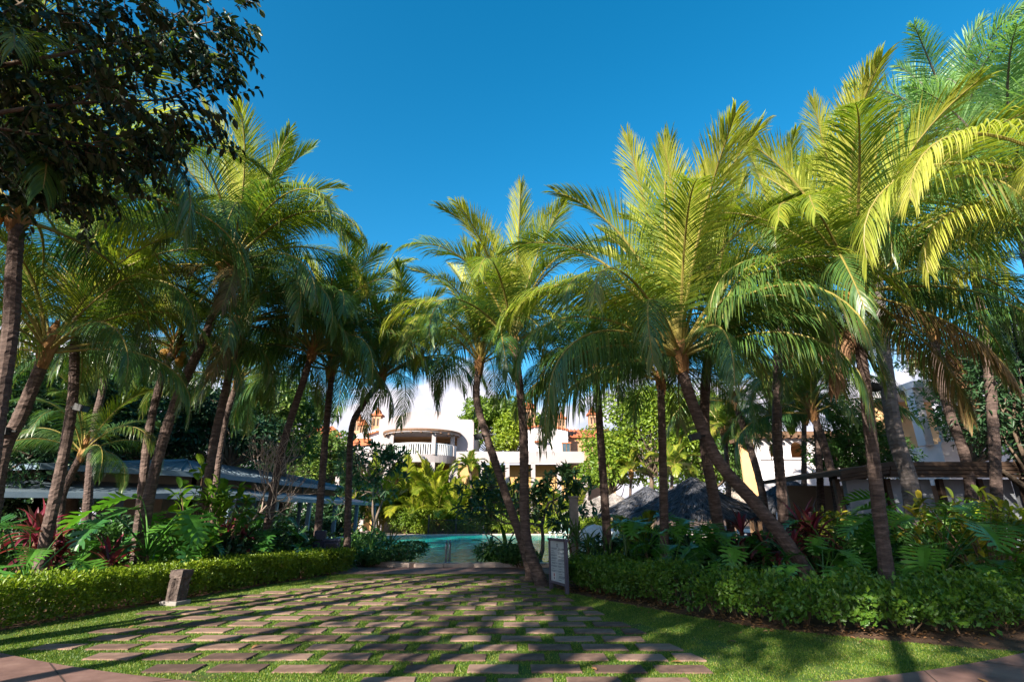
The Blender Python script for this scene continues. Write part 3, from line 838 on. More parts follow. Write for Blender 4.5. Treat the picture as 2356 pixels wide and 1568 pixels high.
# ------------------------------------------------------------------ leaves, hedges, shrubs and trees
def leaf_cloud(C, D, N, L, W, r, pts6=True, fold=.25):
    """pointed leaves at C, pointing along D, faces roughly along N; returns V, F, per-vertex random"""
    n = len(C)
    D = nrm(D); S = nrm(np.cross(D, N)); U = np.cross(S, D)
    L = L[:, None]; W = W[:, None]
    if pts6:
        rows = [C, C + D * L * .32 - S * W * .5 + U * W * fold, C + D * L * .68 - S * W * .42 + U * W * fold * .6 - U * L * .05,
                C + D * L - U * L * .14, C + D * L * .68 + S * W * .42 + U * W * fold * .6 - U * L * .05, C + D * L * .32 + S * W * .5 + U * W * fold]
        V = np.stack(rows, 1).reshape(-1, 3)
        b = np.arange(n)[:, None] * 6
        F = np.concatenate([b + np.array([[0, 1, 2, 3]]), b + np.array([[0, 3, 4, 5]])], 0)
        k = 6
    else:
        rows = [C, C + D * L * .5 - S * W * .5 + U * W * fold, C + D * L, C + D * L * .5 + S * W * .5 + U * W * fold]
        V = np.stack(rows, 1).reshape(-1, 3)
        b = np.arange(n)[:, None] * 4
        F = np.concatenate([b + np.array([[0, 1, 2]]), b + np.array([[0, 2, 3]])], 0)
        k = 4
    return V, F, k


def unit(r, n):
    return nrm(r.normal(0, 1, (n, 3)))


def hedge(label, line, width, height, mat, seed, dens, leaf=.05, name='clipped_hedge', rough=.06, bare=.18, side=1, hvar=.05, group=None):
    """clipped hedge following a line; width grows to one side"""
    r = np.random.RandomState(seed)
    c = np.array(catmull([(p[0], p[1], 0) for p in line], 8))
    s = np.concatenate([[0], np.cumsum(np.linalg.norm(np.diff(c, axis=0), axis=1))])
    tot = s[-1]
    base = Vector(c[0])
    root = thing(name, label, 'hedge', base, 0, group)
    n = int(dens * tot)
    q = r.uniform(0, tot, n)
    P0 = np.stack([np.interp(q, s, c[:, k]) for k in range(3)], 1)
    T = nrm(np.stack([np.interp(q, s, np.gradient(c[:, k], s)) for k in range(3)], 1))
    S = np.stack([-T[:, 1], T[:, 0], np.zeros(n)], 1) * side          # from the front into the hedge
    # front face, top face, back face, ends and inner fill
    sec = r.choice(4, n, p=[.40, .40, .08, .12])
    a = r.rand(n); b = r.rand(n)
    bumps = .5 * np.sin(q * 3.1 + seed) + .3 * np.sin(q * 7.7 + 2 * seed) + .2 * np.sin(q * 17.3)
    hh = height * (1 + hvar * bumps)
    zf = bare + (1 - bare) * a ** .8
    w = np.where(sec == 0, r.normal(0, rough, n) + .10 * (a - .75) ** 2 * -1 + (1 - a) * .12, np.where(sec == 1, b * width, np.where(sec == 2, width + r.normal(0, rough, n), b * width)))
    clump = np.sin(q * 9.1 + 3 * a + seed) * np.sin(q * 4.3 - 5 * a) 
    w = w - rough * 1.1 * clump * (sec == 0)
    z = np.where(sec == 1, hh + r.normal(0, rough * .45, n) + (r.rand(n) > .97) * r.uniform(0, .12, n), np.where(sec == 3, hh * r.uniform(bare, .95, n), hh * zf))
    w = w + .05 * np.sin(q * 5.3 + seed) * (sec == 0)
    C = P0 + S * w[:, None]; C[:, 2] = z
    Nn = np.where((sec == 1)[:, None], np.array([0, 0, 1.0]), np.where((sec == 2)[:, None], S, -S))
    Nn = nrm(Nn + .75 * unit(r, n))
    D = nrm(np.cross(Nn, unit(r, n)) + .45 * Nn + np.array([0, 0, .25]))
    L = leaf * r.uniform(.45, 1.55, n); W = L * r.uniform(.42, .62, n)
    gapk = r.rand(n) > np.clip(-clump * 1.1 - .25, 0, .8) * (rough > .08)
    C, D, Nn, L, W, z, bumps = C[gapk], D[gapk], Nn[gapk], L[gapk], W[gapk], z[gapk], bumps[gapk]; n = len(C)
    V, F, k = leaf_cloud(C - np.array(base), D, Nn, L, W, r, pts6=False)
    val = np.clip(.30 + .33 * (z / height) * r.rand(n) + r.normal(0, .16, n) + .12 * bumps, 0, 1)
    o = link('foliage', mesh('foliage', V, F, mat, rnd=np.repeat(val, k)), root); o['kind'] = 'stuff'
    # woody stems, seen below the skirt
    ns = int(tot * 6)
    m = MB()
    for i in range(ns):
        qq = r.uniform(0, tot); p = np.array([np.interp(qq, s, c[:, k]) for k in range(3)])
        t = np.array([np.interp(qq, s, np.gradient(c[:, k], s)) for k in range(3)]); t /= np.linalg.norm(t)
        sd = np.array([-t[1], t[0], 0]) * side
        b0 = p + sd * r.uniform(.1, width - .1) - np.array(base)
        for f in range(3):
            e = b0 + np.array([r.uniform(-.22, .22), r.uniform(-.22, .22), height * r.uniform(.6, .95)])
            mid = (b0 + e) / 2 + r.uniform(-.05, .05, 3)
            m.tube([b0, mid, e], [.012, .008, .003], 4, cap=False)
    m.build('stem', M['twig'], root)['kind'] = 'stuff'
    return root


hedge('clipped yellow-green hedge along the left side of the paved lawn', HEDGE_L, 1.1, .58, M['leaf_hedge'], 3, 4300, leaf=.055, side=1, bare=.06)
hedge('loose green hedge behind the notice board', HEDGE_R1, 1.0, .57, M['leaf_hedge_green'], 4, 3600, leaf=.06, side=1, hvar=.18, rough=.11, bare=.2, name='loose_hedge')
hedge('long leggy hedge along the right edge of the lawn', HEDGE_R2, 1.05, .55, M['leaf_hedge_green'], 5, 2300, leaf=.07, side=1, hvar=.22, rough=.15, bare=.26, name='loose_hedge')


def bush(label, c, rad, mat, seed, n=2600, leaf=.14, name='shrub', cat='shrub', asp=.42, group=None, stems=6, up=.2, gz=0.0, lumps=7, flat=.75, nsep=0):
    """dense shrub: leaves over and through several lumps, on woody stems"""
    r = np.random.RandomState(seed)
    base = Vector((c[0], c[1], gz))
    root = thing(name, label, cat, base, 0, group)
    rx, ry, rz = rad
    lc = np.stack([r.uniform(-.55, .55, lumps) * rx, r.uniform(-.55, .55, lumps) * ry, c[2] - gz + r.uniform(-.5, .5, lumps) * rz], 1)
    lr = r.uniform(.42, .66, lumps)
    i = r.randint(lumps, size=n)
    d = unit(r, n); rr = r.uniform(.55, 1.0, n) ** .5
    C = lc[i] + d * (lr[i] * rr)[:, None] * np.array([rx, ry, rz * flat / .75])
    keep = C[:, 2] > .04
    C, d = C[keep], d[keep]; n = len(C)
    Nn = nrm(d * .6 + np.array([0, 0, .7]) + .6 * unit(r, n))
    D = nrm(np.cross(Nn, unit(r, n)) + .5 * d + np.array([0, 0, up]))
    L = leaf * r.uniform(.6, 1.3, n); W = L * asp * r.uniform(.85, 1.15, n)
    V, F, k = leaf_cloud(C, D, Nn, L, W, r)
    val = np.clip(r.normal(.45, .22, n), 0, 1)
    o = link('foliage', mesh('foliage', V, F, mat, rnd=np.repeat(val, k)), root); o['kind'] = 'stuff'
    m = MB()
    for s in range(stems):
        e = lc[s % lumps]
        b0 = np.array([r.uniform(-.15, .15) * rx, r.uniform(-.15, .15) * ry, -.02])
        m.tube([b0, (b0 + e) / 2 + r.uniform(-.08, .08, 3) * rx, e], [.03, .02, .01], 5, cap=False)
    m.build('stem', M['twig'], root)['kind'] = 'stuff'
    return root


def grow(m, p, d, L, rad, depth, r, tips, spread=.6, up=.15, shrink=.74, kids=(2, 3), seg=3, crook=.18):
    pts = [np.array(p, float)]
    d = np.array(d, float)
    for k in range(seg):
        d = d + r.normal(0, crook, 3) + np.array([0, 0, up * .3]); d /= np.linalg.norm(d)
        pts.append(pts[-1] + d * L / seg)
    m.tube(pts, np.linspace(rad, rad * .72, seg + 1), 6 if rad > .03 else 4, cap=False)
    if depth == 0:
        tips.append((pts[-1], d)); return
    for k in range(r.randint(kids[0], kids[1] + 1)):
        nd = d + unit(r, 1)[0] * spread + np.array([0, 0, up]); nd /= np.linalg.norm(nd)
        grow(m, pts[-1], nd, L * shrink * r.uniform(.8, 1.15), rad * .66, depth - 1, r, tips, spread, up, shrink, kids, seg, crook)


def frangipani(label, base, h, seed, depth, leaves, mat_b, spread=.75, rad=.09, group='frangipani trees', leafL=.28, kids=(2, 3), up=.25, lean=(0, 0, 1)):
    r = np.random.RandomState(seed)
    root = thing('frangipani_tree', label, 'tree', base, 0, group)
    m, tips = MB(), []
    grow(m, (0, 0, -.03), lean, h * .30, rad, depth, r, tips, spread, up, .78, kids, 3, .16)
    m.build('trunk', mat_b, root, smooth=True)
    if leaves:
        C, D = [], []
        for (p, d) in tips:
            for k in range(leaves):
                a = unit(r, 1)[0] * .9 + d * .55 + np.array([0, 0, .1])
                C.append(p); D.append(a)
        C, D = np.array(C), nrm(np.array(D)); n = len(C)
        Nn = nrm(np.array([0, 0, 1.0]) + .5 * unit(r, n))
        L = leafL * r.uniform(.6, 1.2, n); W = L * .30
        V, F, k = leaf_cloud(C, D, Nn, L, W, r)
        o = link('crown', mesh('crown', V, F, M['frangi'], rnd=np.repeat(r.rand(n), k)), root); o['kind'] = 'stuff'
    return root


def tree(label, base, center, rad, mat, seed, n=9000, leaf=.2, asp=.42, name='broadleaf_tree', trunk_r=.22, lumps=26, group='leafy trees', bark=None, gap=.35, droop=.0, lo=.30, hi=.5):
    """tapered trunk, limbs to each foliage lump, leaves spread over the lumps with gaps between"""
    r = np.random.RandomState(seed)
    base = Vector(base); c = np.array(tuple(Vector(center) - base)); rad = np.array(rad, float)
    root = thing(name, label, 'tree', base, 0, group)
    d = unit(r, lumps); d[:, 2] = np.where(d[:, 2] < -.55, -d[:, 2], d[:, 2])
    lc = c + d * rad * r.uniform(.45, .95, lumps)[:, None]
    lr = r.uniform(lo, hi, lumps) * rad.mean()
    m = MB()
    fork = np.array([c[0] * .35, c[1] * .35, max(.8, c[2] - rad[2] * .75)])
    m.tube(catmull([(0, 0, -.1), fork * np.array([.4, .4, .5]), fork], 4), np.linspace(trunk_r * 1.25, trunk_r * .75, 9), 9, cap=False)
    for k in range(lumps):
        mid = fork + (lc[k] - fork) * .5 + r.normal(0, .12, 3) * rad.mean() + np.array([0, 0, -.08 * rad[2]])
        m.tube(catmull([fork, mid, lc[k]], 4), np.linspace(trunk_r * .38, .012, 9), 5, cap=False)
        for q in range(3):
            e = lc[k] + unit(r, 1)[0] * lr[k] * .9
            m.tube([lc[k], (lc[k] + e) / 2 + r.normal(0, .05, 3) * lr[k], e], [.02, .012, .005], 4, cap=False)
    m.build('trunk', bark or M['bark'], root, smooth=True)
    p = lr ** 2; p /= p.sum()
    i = r.choice(lumps, n, p=p)
    dd = unit(r, n)
    C = lc[i] + dd * (lr[i] * r.uniform(gap, 1, n) ** .5)[:, None] * np.array([1.1, 1.1, .8])
    Nn = nrm(dd * .55 + np.array([0, 0, .6]) + .6 * unit(r, n))
    D = nrm(np.cross(Nn, unit(r, n)) + .55 * dd + np.array([0, 0, -droop]))
    L = leaf * r.uniform(.6, 1.3, n); W = L * asp
    V, F, k = leaf_cloud(C, D, Nn, L, W, r)
    lv = r.normal(0, .12, lumps)
    val = np.clip(r.normal(.42, .17, n) + lv[i], 0, 1)
    o = link('crown', mesh('crown', V, F, mat, rnd=np.repeat(val, k)), root); o['kind'] = 'stuff'
    return root


# dark glossy tree hanging in at the upper left: long limbs from a trunk just outside the picture
def near_tree():
    r = np.random.RandomState(42)
    base = V3(-8.2, 3.9, 0)
    root = thing('overhanging_tree', 'dark glossy-leaved tree hanging in over the upper left corner', 'tree', base)
    m = MB()
    fork = np.array([.5, .2, 4.4])
    m.tube(catmull([(0, 0, -.1), (.1, .05, 2.4), fork], 5), np.linspace(.3, .2, 11), 10, cap=False)
    # sketch outline of the leafy boughs: (u, v, depth, reach of twigs)
    tips = []
    targets = []
    spots = [(40, 60, 5.2), (120, 30, 4.6), (210, 60, 5.4), (300, 40, 4.8), (390, 40, 5.2), (470, 30, 5.4), (60, 160, 5.0), (150, 140, 5.6), (240, 150, 4.8),
             (330, 130, 5.3), (420, 120, 5.6), (500, 70, 5.8), (40, 260, 5.2), (130, 250, 4.9), (220, 250, 5.5), (310, 230, 5.0), (400, 210, 5.4), (480, 180, 5.7),
             (60, 350, 5.3), (150, 340, 5.6), (240, 330, 5.2), (330, 320, 5.6), (410, 290, 5.3), (100, 410, 5.8), (20, 20, 5.6), (0, 120, 5.0), (-20, 240, 5.2), (-30, 360, 5.5),
             (90, 100, 6.2), (200, 200, 6.3), (300, 300, 6.4), (40, 300, 6.3), (180, 90, 6.6), (350, 80, 6.4), (350, 370, 6.0), (260, 390, 6.0), (-60, 60, 5), (-80, 180, 5.4),
             (60, -80, 5.0), (180, -90, 5.3), (300, -80, 5.1), (420, -70, 5.4), (-40, -60, 5.2), (120, -170, 5.2), (260, -180, 5.5), (-100, -150, 5.3), (520, 130, 5.9), (455, 255, 5.8), (535, 30, 5.9), (20, 430, 5.6), (180, 430, 5.9), (60, 440, 6.2), (0, 330, 5.8)]
    for (u, v, Y) in spots:
        targets.append(np.array(tuple(P(u, v, Y) - base)))
    C, D, G = [], [], []
    limbs = []
    for (u, v, Y) in ((420, 60, 5.7), (380, 230, 5.6), (240, 340, 5.6), (120, 60, 5.2), (60, 260, 5.4), (260, -120, 5.4), (330, 140, 6.2)):
        e = np.array(tuple(P(u, v, Y) - base)); dv = e - fork
        ctl = [fork, fork + dv * .3 + np.array([0, 0, .45]) + r.normal(0, .1, 3), fork + dv * .65 + np.array([0, 0, .3]) + r.normal(0, .16, 3), e]
        c = np.array(catmull(ctl, 7)); limbs.append(c)
        m.tube(c, np.linspace(.045, .011, len(c)), 6, cap=False)
    alll = np.concatenate(limbs)
    for t in targets:
        j = np.argmin(np.linalg.norm(alll - t, axis=1) + .35 * r.rand(len(alll)))
        a0_ = alll[j]
        m.tube(catmull([a0_, (a0_ + t) / 2 + r.normal(0, .12, 3) + np.array([0, 0, .06]), t], 4), np.linspace(.014, .006, 9), 4, cap=False)
        for s in range(15 if t[0] < 3.6 else 9):
            dirx = nrm(np.array([.65, .05, -.18]) + r.normal(0, .55, 3))
            start = t + r.normal(0, .17, 3)
            ln = r.uniform(.3, .62)
            pts = [start]
            for q in range(4):
                dirx = nrm(dirx + np.array([0, 0, -.10]) + r.normal(0, .12, 3)); pts.append(pts[-1] + dirx * ln / 4)
            m.tube(pts, np.linspace(.006, .002, 5), 4, cap=False)
            nl = r.randint(9, 15)
            for q in range(nl):
                f = (q + .5) / nl * 4; i0 = min(3, int(f)); pp = pts[i0] + (pts[i0 + 1] - pts[i0]) * (f - i0)
                sd = nrm(np.cross(dirx, np.array([0, 0, 1.0]))) * (1 if q % 2 else -1)
                C.append(pp); D.append(dirx * .65 + sd * .75 + np.array([0, 0, -.42]) + r.normal(0, .22, 3)); G.append(nrm(np.array([0, 0, 1.0]) + r.normal(0, .45, 3)))
    m.build('trunk', M['bark'], root, smooth=True)
    C, D, G = np.array(C), nrm(np.array(D)), np.array(G)
    n = len(C)
    L = .14 * r.uniform(.6, 1.2, n); W = L * r.uniform(.40, .5, n)
    val = np.clip(r.normal(.38, .22, n), 0, 1)
    # the 300 leaves that show largest are pieces of their own
    dist = np.linalg.norm(C + np.array(base) - np.array([0, 0, EYE]), axis=1)
    w = C + np.array(base); w[:, 2] -= EYE
    zc = w[:, 1] * CP + w[:, 2] * SP
    uu = U0 + FD * w[:, 0] / zc; vv = V0 - FD * (w[:, 2] * CP - w[:, 1] * SP) / zc
    score = np.where((uu > 0) & (uu < 700) & (vv > 0), L / zc, 0)
    big = np.argsort(-score)[:300]
    msk = np.ones(n, bool); msk[big] = False
    V, F, k = leaf_cloud(C[msk], D[msk], G[msk], L[msk], W[msk], r)
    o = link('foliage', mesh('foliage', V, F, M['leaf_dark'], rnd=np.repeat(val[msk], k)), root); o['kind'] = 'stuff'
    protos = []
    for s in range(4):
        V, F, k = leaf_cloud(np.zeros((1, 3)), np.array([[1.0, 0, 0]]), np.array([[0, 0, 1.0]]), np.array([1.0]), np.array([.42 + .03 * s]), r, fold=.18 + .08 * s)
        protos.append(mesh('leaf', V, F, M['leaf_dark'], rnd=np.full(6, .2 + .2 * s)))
    for b in big:
        x = Vector(D[b]); z = Vector(G[b]); y = z.cross(x).normalized(); z = x.cross(y)
        o = link('leaf', protos[r.randint(4)], root)
        mt = Matrix((x, y, z)).transposed().to_4x4()
        o.matrix_local = Matrix.Translation(C[b]) @ mt @ Matrix.Scale(L[b], 4)
    return root


near_tree()

# --- trees behind and around the garden
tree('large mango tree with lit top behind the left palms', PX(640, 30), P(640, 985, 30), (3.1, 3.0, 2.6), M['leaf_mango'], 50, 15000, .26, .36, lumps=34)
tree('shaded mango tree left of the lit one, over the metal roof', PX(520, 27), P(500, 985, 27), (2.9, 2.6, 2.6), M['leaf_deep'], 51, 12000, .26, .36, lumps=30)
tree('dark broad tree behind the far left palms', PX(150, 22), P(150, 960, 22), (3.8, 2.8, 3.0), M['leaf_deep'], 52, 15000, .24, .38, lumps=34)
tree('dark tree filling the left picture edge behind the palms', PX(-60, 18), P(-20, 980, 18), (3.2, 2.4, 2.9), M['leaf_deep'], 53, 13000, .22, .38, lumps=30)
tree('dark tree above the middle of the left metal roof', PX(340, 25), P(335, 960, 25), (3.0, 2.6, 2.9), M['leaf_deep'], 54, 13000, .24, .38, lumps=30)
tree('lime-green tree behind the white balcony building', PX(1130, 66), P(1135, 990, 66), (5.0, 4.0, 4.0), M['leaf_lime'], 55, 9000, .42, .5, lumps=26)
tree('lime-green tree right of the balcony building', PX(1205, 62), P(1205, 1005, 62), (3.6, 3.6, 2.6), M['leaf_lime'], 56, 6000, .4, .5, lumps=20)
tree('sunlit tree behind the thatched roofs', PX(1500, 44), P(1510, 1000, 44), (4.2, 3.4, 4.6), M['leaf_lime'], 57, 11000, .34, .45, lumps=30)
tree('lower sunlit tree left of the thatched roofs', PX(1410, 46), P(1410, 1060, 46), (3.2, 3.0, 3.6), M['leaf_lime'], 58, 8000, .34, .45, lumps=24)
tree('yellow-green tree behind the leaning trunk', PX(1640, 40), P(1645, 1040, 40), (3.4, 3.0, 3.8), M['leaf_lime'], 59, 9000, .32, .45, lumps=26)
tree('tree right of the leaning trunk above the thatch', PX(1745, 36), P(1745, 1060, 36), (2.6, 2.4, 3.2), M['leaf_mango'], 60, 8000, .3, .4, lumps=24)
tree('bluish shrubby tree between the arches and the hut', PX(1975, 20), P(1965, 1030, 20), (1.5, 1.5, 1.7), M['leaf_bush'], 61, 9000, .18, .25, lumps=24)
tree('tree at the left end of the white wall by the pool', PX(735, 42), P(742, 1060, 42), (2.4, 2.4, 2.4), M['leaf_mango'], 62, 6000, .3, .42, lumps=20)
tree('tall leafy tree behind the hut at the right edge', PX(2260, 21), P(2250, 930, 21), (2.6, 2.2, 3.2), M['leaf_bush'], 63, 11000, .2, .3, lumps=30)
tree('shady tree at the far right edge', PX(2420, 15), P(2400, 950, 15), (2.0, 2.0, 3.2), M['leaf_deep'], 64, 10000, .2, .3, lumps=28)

for i, (u, Y, v, rx, rz, t) in enumerate([
        (-150, 34, 1100, 4.5, 3.6, 'dark background tree left of the pavilion'), (60, 42, 1110, 4.6, 3.6, 'dark background tree behind the pavilion, far left'), (230, 44, 1110, 4.6, 3.6, 'dark background tree behind the pavilion ridge'),
        (390, 46, 1105, 4.6, 3.8, 'dark background tree behind the middle of the pavilion'), (540, 48, 1105, 4.6, 3.8, 'dark background tree behind the pavilion right half'), (660, 52, 1110, 4.4, 3.6, 'dark background tree beyond the pavilion end'),
        (740, 56, 1110, 4.0, 3.4, 'background tree below the red tiled roof'), (1560, 62, 1100, 5.0, 4.5, 'background tree far behind the thatched roofs'), (1700, 58, 1110, 5.0, 4.0, 'background tree far behind the leaning palm'),
        (2080, 34, 1080, 3.4, 3.0, 'dark background tree behind the terrace house'), (2330, 30, 1040, 4.0, 3.6, 'dark background tree at the far right')]):
    c = P(u, v, Y); c.z = max(c.z, rz * .8)
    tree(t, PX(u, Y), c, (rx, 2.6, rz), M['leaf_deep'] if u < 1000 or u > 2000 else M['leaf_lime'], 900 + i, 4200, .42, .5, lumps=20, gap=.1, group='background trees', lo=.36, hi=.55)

# --- trees standing behind the camera, whose shade falls across the garden
tree('tall shade tree behind the viewpoint, over the path', (-7.5, -5.0, 0), (-7.0, -4.5, 9.2), (4.4, 3.6, 3.4), M['leaf_mango'], 70, 6500, .34, .45, lumps=24, trunk_r=.4, group='shade trees behind the viewpoint')
tree('second shade tree behind the viewpoint', (-1.0, -9.0, 0), (-1.0, -8.5, 8.4), (5.0, 3.6, 2.8), M['leaf_mango'], 71, 6500, .34, .45, lumps=24, trunk_r=.4, group='shade trees behind the viewpoint')
tree('third shade tree behind the viewpoint', (6.0, -8.0, 0), (6.0, -7.5, 8.0), (4.6, 3.6, 2.8), M['leaf_mango'], 72, 6500, .34, .45, lumps=24, trunk_r=.4, group='shade trees behind the viewpoint')

for i, (x, y, h) in enumerate(((-9.6, 3.2, 6.6), (-8.6, 0.6, 7.0), (-6.4, -1.4, 6.6), (-4.6, -2.6, 7.2), (-2.2, -3.6, 6.8), (0.8, -4.2, 7.0))):
    root = thing('coconut_palm', ['palm behind the viewpoint, nearest the left hedge', 'palm behind the viewpoint, second along the path', 'palm behind the viewpoint, third along the path', 'palm behind the viewpoint, fourth along the path',
                                  'palm behind the viewpoint, fifth along the path', 'palm behind the viewpoint, last along the path'][i], 'palm tree', (x, y, 0), 0, 'palms behind the viewpoint')
    me, pp = trunk_mesh([V3(0, 0, -.05), V3(.15, .1, h * .4), V3(.2 + .3 * math.sin(i), .3, h)], .15, .11, M['trunk'], 950 + i)
    link('trunk', me, root)
    for k in range(20):
        c = 1 + k * 5 // 20
        o = link('frond', FR[c][(k + i) % 3], root, pp[-1]); o.rotation_euler = (0, 0, k * 2.4 + i); o.scale = (.8, .8, .8)

frangipani('frangipani with dark leaf rosettes by the left pool edge', PX(838, 24), 4.4, 80, 6, 7, M['bark_frangipani'], lean=(.25, 0, 1), spread=.95, up=.08, kids=(2, 3), leafL=.33)
frangipani('wide frangipani with dark leaves behind the twin palms', PX(1240, 20), 4.4, 81, 6, 6, M['bark_frangipani'], lean=(.55, 0, 1), spread=1.0, up=.06, kids=(2, 3), leafL=.33)
frangipani('bare pale-stemmed frangipani in front of the left pavilion', PX(520, 15.5), 3.7, 82, 6, 0, M['bark_pale'], lean=(.15, 0, 1), spread=.8, up=.25, rad=.06, kids=(2, 3))

# --- areca clumps along the far side of the pool, behind the iron fence
def areca(label, u, Y, s, seed, n=16, group='areca palms along the pool fence', gz=0, fr=None, name='areca_palm'):
    r = np.random.RandomState(seed)
    b = PX(u, Y, gz)
    root = thing(name, label, 'palm shrub', b, 0, group)
    fr = fr or FA
    m = MB()
    for k in range(5):
        a = r.uniform(0, 6.28); e = (math.cos(a) * .25 * s, math.sin(a) * .25 * s, r.uniform(.5, 1.1) * s)
        m.tube([(math.cos(a) * .1 * s, math.sin(a) * .1 * s, 0), e], [.04 * s, .025 * s], 5)
    m.build('cane', M['rachis'], root)['kind'] = 'stuff'
    for i in range(n):
        c = min(2, int(3 * i / n))
        o = link('frond', fr[c][r.randint(2)], root)
        q = s * r.uniform(.8, 1.1); o.scale = (q, q, q)
        o.rotation_euler = (R(r.uniform(-8, 8)), R(r.uniform(-10, 10)), i * 2.4 + r.uniform(-.3, .3))
        o.location = (r.uniform(-.2, .2) * s, r.uniform(-.2, .2) * s, r.uniform(.1, .7) * s)
    return root


for i, (u, Y, s, t) in enumerate([(955, 46, 1.5, 'leftmost areca palm behind the pool, beside the pavilion end'), (1003, 47, 1.9, 'tall areca palm behind the left end of the iron fence'),
                                  (1040, 46, 1.6, 'bright areca palm behind the middle of the iron fence'), (1075, 47.5, 1.8, 'areca palm at the foot of the slender lit palm'),
                                  (1115, 46, 1.5, 'yellow areca palm at the right end of the iron fence'), (1160, 46.5, 1.3, 'low areca palm right of the iron fence'),
                                  (1205, 47, 1.4, 'areca palm seen between the twin palm trunks'), (1262, 47, 1.4, 'areca palm beyond the pool, right of the twin palms'),
                                  (935, 49.5, 2.5, 'high areca palm below the left end of the balcony'), (985, 50, 2.6, 'high areca palm below the balcony railing'),
                                  (870, 47, 2.6, 'feathery areca palm in front of the left white wall'), (810, 46, 2.2, 'areca palm behind the bent palm trunk'),
                                  (1320, 46, 1.8, 'areca palm left of the white thatched roof'), (1140, 50, 2.2, 'tall areca palm right of the slender lit palm')]):
    areca(t, u, Y, s, 500 + i, 18)
for i, (u, Y, s, t) in enumerate([(1470, 15.5, .85, 'small shaded fan of palm leaves right of the dark straight palm'), (1450, 18, .8, 'feathery young palm in front of the white loungers')]):
    areca(t, u, Y, s, 540 + i, 14, group='young palms in the right bed', fr=FS, name='young_palm')
for i, (u, Y, t) in enumerate(((560, 40, 'tall dark bush behind the middle of the pavilion'), (630, 40.5, 'tall dark bush seen through the pavilion posts'), (700, 41, 'tall dark bush behind the pavilion corner'), (770, 41.5, 'tall dark bush at the pool end of the pavilion'),
                                (470, 40, 'tall dark bush behind the pavilion core'), (80, 24, 'dark bush under the near pavilion eave'), (-60, 21, 'dark bush left of the pavilion under the eave'))):
    bush(t, PX(u, Y, 1.3), (2.3, 1.2, 1.7), M['leaf_deep'], 860 + i, 2200, .3, group='bushes behind the pavilion', asp=.45)
# low sunlit shrubs behind the fence
for i, (u, Y, w) in enumerate([(1000, 45.4, 2.2), (1080, 45.2, 2.4), (1160, 45, 2.2), (1240, 45, 2.4), (1320, 44.6, 2.0), (930, 45.2, 2.0)]):
    bush(['low yellow shrub behind the left end of the pool fence', 'low yellow shrub behind the right half of the pool fence', 'yellow shrub right of the pool fence', 'yellow-green shrub beyond the twin palms',
          'yellow-green shrub near the white lounge chairs', 'green shrub at the pavilion end of the pool'][i],
         PX(u, Y, 1.0), (w, 1.0, 1.0), M['leaf_lime'], 600 + i, 1800, .26, group='shrubs along the far pool edge', asp=.3)

# ------------------------------------------------------------------ bed plants with leaves one can pick apart
def bend_map(x, y, L, e0, droop, fold, off):
    """blade coordinates (x along 0..1, y across) -> bent blade in 3D starting at off with elevation e0"""
    n = 24
    t = np.linspace(0, 1, n)
    e = np.radians(e0 + droop * t)
    px = np.concatenate([[0], np.cumsum(np.cos(e[:-1]) * L / (n - 1))])
    pz = np.concatenate([[0], np.cumsum(np.sin(e[:-1]) * L / (n - 1))])
    xx = np.interp(x, t, px); zz = np.interp(x, t, pz); ee = np.interp(x, t, e)
    h = np.abs(y) * fold
    return np.stack([off[0] + xx - np.sin(ee) * h, y * np.sqrt(1 - min(.9, fold * fold)), off[2] + zz + np.cos(ee) * h], 1)


def lobed_leaf(name, L, pet, pe, e0, droop, mat, seed, fingers=8, web=.38, width=.95, fold=.18, gap=.22, value=.5):
    r = np.random.RandomState(seed)
    pts, F = [], []
    hw = lambda x: width * .5 * np.sin(np.pi * np.clip(x, 0, 1) ** .62) ** .8 + .02
    xs_ = np.linspace(0, 1, fingers + 1)
    for side in (-1, 1):
        for i in range(fingers):
            a, b = xs_[i], xs_[i + 1]
            m_ = (a + b) / 2
            o = len(pts)
            w_ = hw(m_) * r.uniform(.93, 1.05)
            g = (b - a) * gap * r.uniform(.6, 1.3)
            back = -.16 * (1 - m_) * width if i < 2 else .10 * width * (1 + m_ * .4)
            wi = w_ * web
            # inner web
            pts += [(a, 0), (b, 0), (min(1, b + back * web * .8), side * wi), (a + back * web * .8, side * wi)]
            F.append((o, o + 1, o + 2, o + 3))
            # finger
            x0, x1 = a + g + back * web * .8, b - g + back * web * .8
            pts += [(x0, side * wi), (x1, side * wi), (x1 + back * .5, side * w_ * .72), ((x0 + x1) / 2 + back * .85, side * w_), (x0 + back * .5 - .01, side * w_ * .75)]
            F += [(o + 4, o + 5, o + 6, o + 8), (o + 8, o + 6, o + 7)]
    pts = np.array(pts)
    # petiole
    n = 6
    t = np.linspace(0, 1, n); e = np.radians(pe + (e0 * .3 - pe * .3) * t)
    pp = np.zeros((n, 3)); pp[1:, 0] = np.cumsum(np.cos(e[:-1]) * pet / (n - 1)); pp[1:, 2] = np.cumsum(np.sin(e[:-1]) * pet / (n - 1))
    V = bend_map(pts[:, 0], pts[:, 1] * L, L, e0, droop, fold, pp[-1])
    V[:, 2] += .02 * L * np.sin(pts[:, 0] * 9 + pts[:, 1] * 7)
    Vt, Ft = tube_np(pp, np.linspace(.016, .009, n), 5)
    k = len(V)
    me = mesh(name, np.concatenate([V, Vt]), F + [tuple(i + k for i in f) for f in Ft], mat, rnd=np.full(k + len(Vt), value))
    return me


